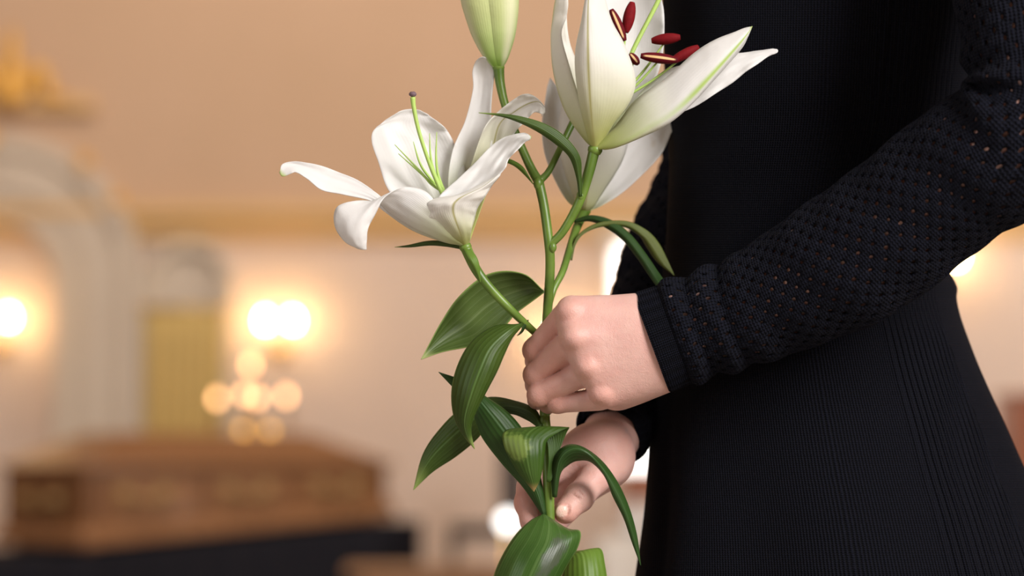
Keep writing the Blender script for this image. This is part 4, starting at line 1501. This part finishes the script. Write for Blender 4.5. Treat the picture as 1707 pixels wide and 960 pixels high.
anth = (((1019, 16, -20), (1041, 68, -22), 'anther_striped', 8.5), ((1054, 4, 0), (1043, 54, -5), 'anther_red', 10), ((1086, 68, 0), (1134, 62, -6), 'anther_red', 9.5),
        ((1068, 93, -22), (1130, 101, -20), 'anther_striped', 9.0), ((1118, 103, -8), (1164, 78, 2), 'anther_red', 8.5), ((1050, 90, 5), (1064, 107, 0), 'anther_striped', 7.5))
for k, (a, b, m, r) in enumerate(anth):
    a, b = np.array(a, float), np.array(b, float)
    pts = [a + (b - a) * t for t in np.linspace(0, 1, 9)]
    rr2 = [r * (0.15 + 0.85 * math.sin(math.pi * (0.06 + 0.88 * t)) ** 0.6) for t in np.linspace(0, 1, 9)]
    tube('anther', pts, rr2, m, F2, n=16)
    mp_ = (a + b) / 2
    root = np.array((1018, 175, -10.0))
    e = mp_ if k not in (0, 1) else b
    tube('filament', [root, root * .5 + e * .5 + np.array((4, 4, 6)), e + np.array((0, 3, 4))], [2.4, 2.2, 1.4], 'filament_green', F2, n=8)

# ---- flower behind, out of focus
F3 = flower((974, 352, 198), 12, (0.1, 0.1, 1), 'blurred white lily behind the top flower')
b3 = ((966, 350, 198), (975, 356, 192), (984, 350, 198))
blade('petal', [b3, ((970, 342, 205), (990, 340, 215), (1004, 342, 205)), ((990, 280, 225), (1035, 285, 240), (1054, 308, 225)), ((1030, 215, 235), (1078, 232, 255), (1102, 255, 235)), ((1080, 178, 240), (1106, 198, 255), (1124, 212, 240)), ((1110, 165, 240), (1125, 182, 245), (1134, 192, 240)), (1142, 172, 242)],
      'petal_white', F3, ruffle=3, seed=21, waves=3)
blade('petal', [b3, ((942, 330, 205), (952, 322, 215), (970, 330, 205)), ((911, 268, 220), (932, 262, 240), (968, 270, 220)), ((904, 220, 228), (924, 212, 248), (960, 220, 228)), ((908, 172, 232), (922, 166, 245), (948, 168, 232)), ((912, 148, 234), (920, 144, 240), (930, 146, 236)), (917, 130, 236)],
      'petal_white', F3, ruffle=2, seed=22, waves=2)
blade('petal', [b3, ((958, 335, 190), (977, 335, 174), (996, 335, 190)), ((935, 260, 190), (988, 255, 158), (1040, 262, 190)), ((935, 180, 196), (990, 175, 160), (1048, 190, 196)), ((965, 120, 205), (995, 115, 180), (1030, 125, 205)), (996, 70, 205)],
      'petal_cream', F3, ruffle=2, seed=23, waves=2)

# ---- bud at the top: three closed outer petals
BD = flower((831, 112, 40), 11, (-0.05, 0, 1), 'closed pale green lily bud at the top of the spray')
ax = np.array([(831, 114, 40, 7), (829, 104, 40, 15), (827, 92, 40, 22.5), (824, 62, 40, 35), (821, 30, 40, 43), (818, 0, 40, 48), (816, -40, 40, 49), (815, -90, 40, 38), (814, -130, 40, 18), (814, -150, 40, 3)], float)
axd = catmull(ax, 48)
for k, mid in enumerate((-62, 40, 178)):
    nu = 23
    pr = np.linspace(-1, 1, nu)
    V = []
    for row in axd:
        for q in pr:
            a = math.radians(mid + q * 64)
            r = row[3] * (1 + 0.07 * (1 - abs(q)) + 0.05 * math.cos(q * math.pi) - 0.09 * abs(q) ** 2 + 0.035 * q)
            V.append((row[0] + r * math.sin(a), row[1], row[2] - r * math.cos(a)))
    uu, vv = np.meshgrid(np.linspace(0, 1, nu), np.linspace(0, 1, len(axd)))
    V = PN(V)
    o = mesh('petal', V, grid_faces(nu, len(axd)), 'bud_petal', BD, np.stack([uu.ravel(), vv.ravel()], 1), origin=V[:nu].mean(axis=0))
    o.modifiers.new('thickness', 'SOLIDIFY').thickness = 0.0008

# ---- leaves
def leaf(sections, mat, label=None, **kw):
    o = blade('leaf', sections, mat, lily, thick=0.0006, **kw)
    if label:
        o['label'] = label
    return o


leaf([((904, 483, 5), (907, 486, 5), (905, 489, 5)), ((876, 458, 15), (886, 480, 28), (886, 503, 15)), ((836, 452, 25), (848, 490, 44), (860, 523, 25)), ((800, 464, 30), (812, 510, 54), (836, 550, 30)),
      ((762, 498, 30), (778, 540, 54), (806, 573, 30)), ((735, 538, 28), (748, 560, 45), (771, 580, 28)), ((716, 573, 25), (722, 580, 33), (736, 587, 25)), (702, 599, 20)], 'leaf_broad', 'broad leaf with a pale midrib behind the flower stem', nu=21)
leaf([((868, 541, -5), (871, 538, -5), (873, 541, -5)), ((826, 543, -15), (848, 552, -32), (854, 563, -20)), ((788, 567, -25), (818, 580, -48), (841, 590, -30)), ((764, 606, -30), (800, 618, -58), (828, 620, -35)),
      ((753, 650, -30), (785, 660, -58), (807, 660, -35)), ((756, 692, -28), (775, 698, -46), (790, 695, -32)), ((770, 722, -25), (778, 724, -32), (785, 718, -28)), (791, 748, -20)], 'leaf_green', 'dark striped leaf hanging with its tip down', nu=21)
leaf([((862, 560, 0), (870, 548, -6), (866, 540, -4)), ((872, 552, 6), (876, 543, 0), (875, 536, 2)), (881, 533, 4)], 'leaf_dark', nv=14)
leaf([((905, 860, 10), (908, 861, 5), (911, 857, 10)), ((872, 812, 15), (892, 810, 3), (902, 800, 15)), ((836, 772, 20), (865, 755, 2), (888, 745, 20)), ((803, 728, 25), (835, 712, 8), (864, 706, 25)),
      ((788, 690, 25), (810, 680, 10), (840, 682, 25)), ((771, 662, 28), (786, 652, 20), (808, 660, 28)), ((750, 640, 28), (757, 636, 25), (770, 634, 28)), (731, 620, 25)], 'leaf_dark', nu=19)
leaf([((897, 713, 20), (901, 712, 18), (904, 708, 22)), ((880, 701, 35), (888, 690, 30), (893, 683, 40)), ((850, 690, 55), (856, 678, 50), (862, 669, 60)), ((816, 702, 75), (818, 680, 66), (815, 662, 80)),
      ((797, 730, 85), (785, 702, 76), (768, 682, 88)), ((760, 761, 90), (746, 735, 80), (734, 714, 92)), ((722, 786, 90), (714, 770, 84), (705, 757, 90)), (689, 817, 85)], 'leaf_green', 'leaf arching left and down behind the others', nu=19)
leaf([((911, 802, -5), (916, 803, -5), (920, 799, -5)), ((914, 762, -6), (922, 765, -2), (931, 756, 0)), ((906, 728, 0), (922, 726, 2), (944, 722, 5)), ((860, 715, -10), (902, 711, -14), (947, 713, -6)),
      ((839, 722, -30), (878, 727, -44), (914, 732, -30)), ((842, 748, -38), (878, 755, -55), (908, 755, -38)), ((859, 780, -40), (883, 785, -52), (904, 782, -40)), ((875, 801, -40), (888, 804, -45), (899, 802, -40)), (890, 819, -38)],
     'leaf_blotched', 'folded leaf with a light green scuffed patch', nu=23, nv=60)
leaf([((921, 828, 4), (925, 829, 2), (928, 828, 4)), ((919, 792, 0), (928, 790, -10), (934, 790, 0)), ((924, 762, 0), (936, 762, -18), (946, 776, 0)), ((944, 742, 0), (957, 748, -24), (962, 768, -5)),
      ((971, 745, 0), (980, 755, -24), (985, 770, -8)), ((1003, 768, 5), (1003, 779, -15), (1008, 794, -5)), ((1030, 805, 10), (1024, 813, -7), (1022, 828, 0)), ((1050, 850, 15), (1044, 856, 2), (1040, 864, 8)), ((1062, 895, 18), (1057, 898, 12), (1053, 902, 15)), (1068, 942, 20)],
     'leaf_dark', 'long narrow leaf curving over the thumb', nv=60)
leaf([((902, 859, -10), (906, 857, -12), (912, 860, -10)), ((884, 868, -30), (915, 872, -46), (946, 881, -28)), ((861, 890, -45), (912, 902, -72), (967, 886, -40)), ((841, 920, -50), (897, 932, -88), (963, 912, -48)),
      ((825, 955, -50), (882, 965, -94), (945, 942, -55)), ((815, 1000, -45), (866, 1005, -88), (920, 990, -55)), ((815, 1060, -45), (850, 1060, -70), (890, 1055, -50)), (838, 1130, -50)], 'leaf_bruised', 'broad glossy leaf with a grey bruise at the bottom', nu=23, nv=60)
leaf([((918, 930, 25), (921, 926, 22), (923, 922, 25)), ((938, 934, 8), (955, 922, 0), (978, 917, 12)), ((943, 936, -4), (970, 922, -18), (1001, 915, 4)), ((938, 955, -14), (975, 946, -34), (1008, 940, -10)), ((938, 990, -20), (977, 985, -44), (1013, 980, -16)), ((945, 1040, -22), (980, 1035, -40), (1012, 1030, -18)), (985, 1110, -25)],
     'leaf_light', 'light green leaf at the bottom right of the stem')
leaf([((956, 367, 150), (957, 369, 148), (957, 371, 150)), ((986, 359, 148), (987, 364, 142), (985, 369, 148)), ((1021, 368, 145), (1019, 376, 138), (1014, 382, 145)), ((1051, 391, 140), (1046, 398, 132), (1039, 401, 140)),
      ((1077, 424, 130), (1071, 430, 122), (1064, 432, 130)), ((1096, 452, 118), (1091, 460, 112), (1084, 462, 118)), ((1109, 472, 108), (1104, 478, 102), (1096, 478, 108)), (1112, 492, 100)], 'leaf_dark')
leaf([((951, 433, 110), (952, 434, 110), (954, 434, 110)), ((955, 408, 118), (957, 408, 117), (959, 409, 118)), ((969, 387, 125), (971, 388, 124), (973, 390, 125)), ((1000, 371, 135), (1001, 374, 132), (1002, 378, 135)), ((1045, 369, 150), (1043, 374, 146), (1040, 378, 150)),
      ((1078, 384, 160), (1072, 392, 154), (1066, 393, 160)), ((1098, 405, 165), (1088, 412, 158), (1077, 410, 165)), ((1113, 434, 165), (1105, 438, 160), (1096, 437, 165)), (1124, 459, 162)], 'leaf_olive')
leaf([((965, 328, -34), (968, 328, -36), (970, 327, -34)), ((961, 296, -38), (965, 294, -42), (969, 292, -38)), ((949, 262, -44), (958, 262, -50), (966, 260, -44)), ((926, 240, -52), (934, 235, -58), (942, 228, -52)),
      ((897, 220, -60), (903, 214, -66), (909, 207, -60)), ((865, 204, -66), (868, 200, -70), (871, 195, -66)), ((835, 194, -68), (836, 192, -70), (837, 190, -68)), (798, 188, -66)], 'leaf_green', 'narrow leaf arching left in front of the open flower')
leaf([((773, 416, 5), (772, 413, 3), (770, 410, 5)), ((745, 411, 18), (742, 407, 15), (738, 402, 18)), ((716, 409, 28), (714, 405, 25), (712, 402, 28)), ((685, 412, 36), (684, 410, 35), (683, 408, 36)), (658, 412, 40)], 'leaf_green', nv=24)
leaf([((772, 414, -24), (778, 416, -28), (784, 415, -24)), ((779, 430, -32), (786, 432, -38), (794, 428, -32)), ((788, 446, -32), (794, 448, -36), (799, 444, -32)), (801, 470, -26)], 'leaf_light', nv=24)
leaf([((889, 307, 6), (887, 303, 4), (884, 299, 6)), ((873, 290, 6), (874, 284, 2), (872, 279, 6)), ((858, 277, 10), (859, 273, 7), (858, 269, 10)), ((842, 270, 14), (843, 267, 12), (843, 264, 14)), (824, 265, 18)], 'leaf_light', nv=24)
tube('bract', [(908, 695, 30), (917, 688, 26), (922, 676, 24)], [2.6, 2.2, 0.8], 'stem_green', lily, n=8)
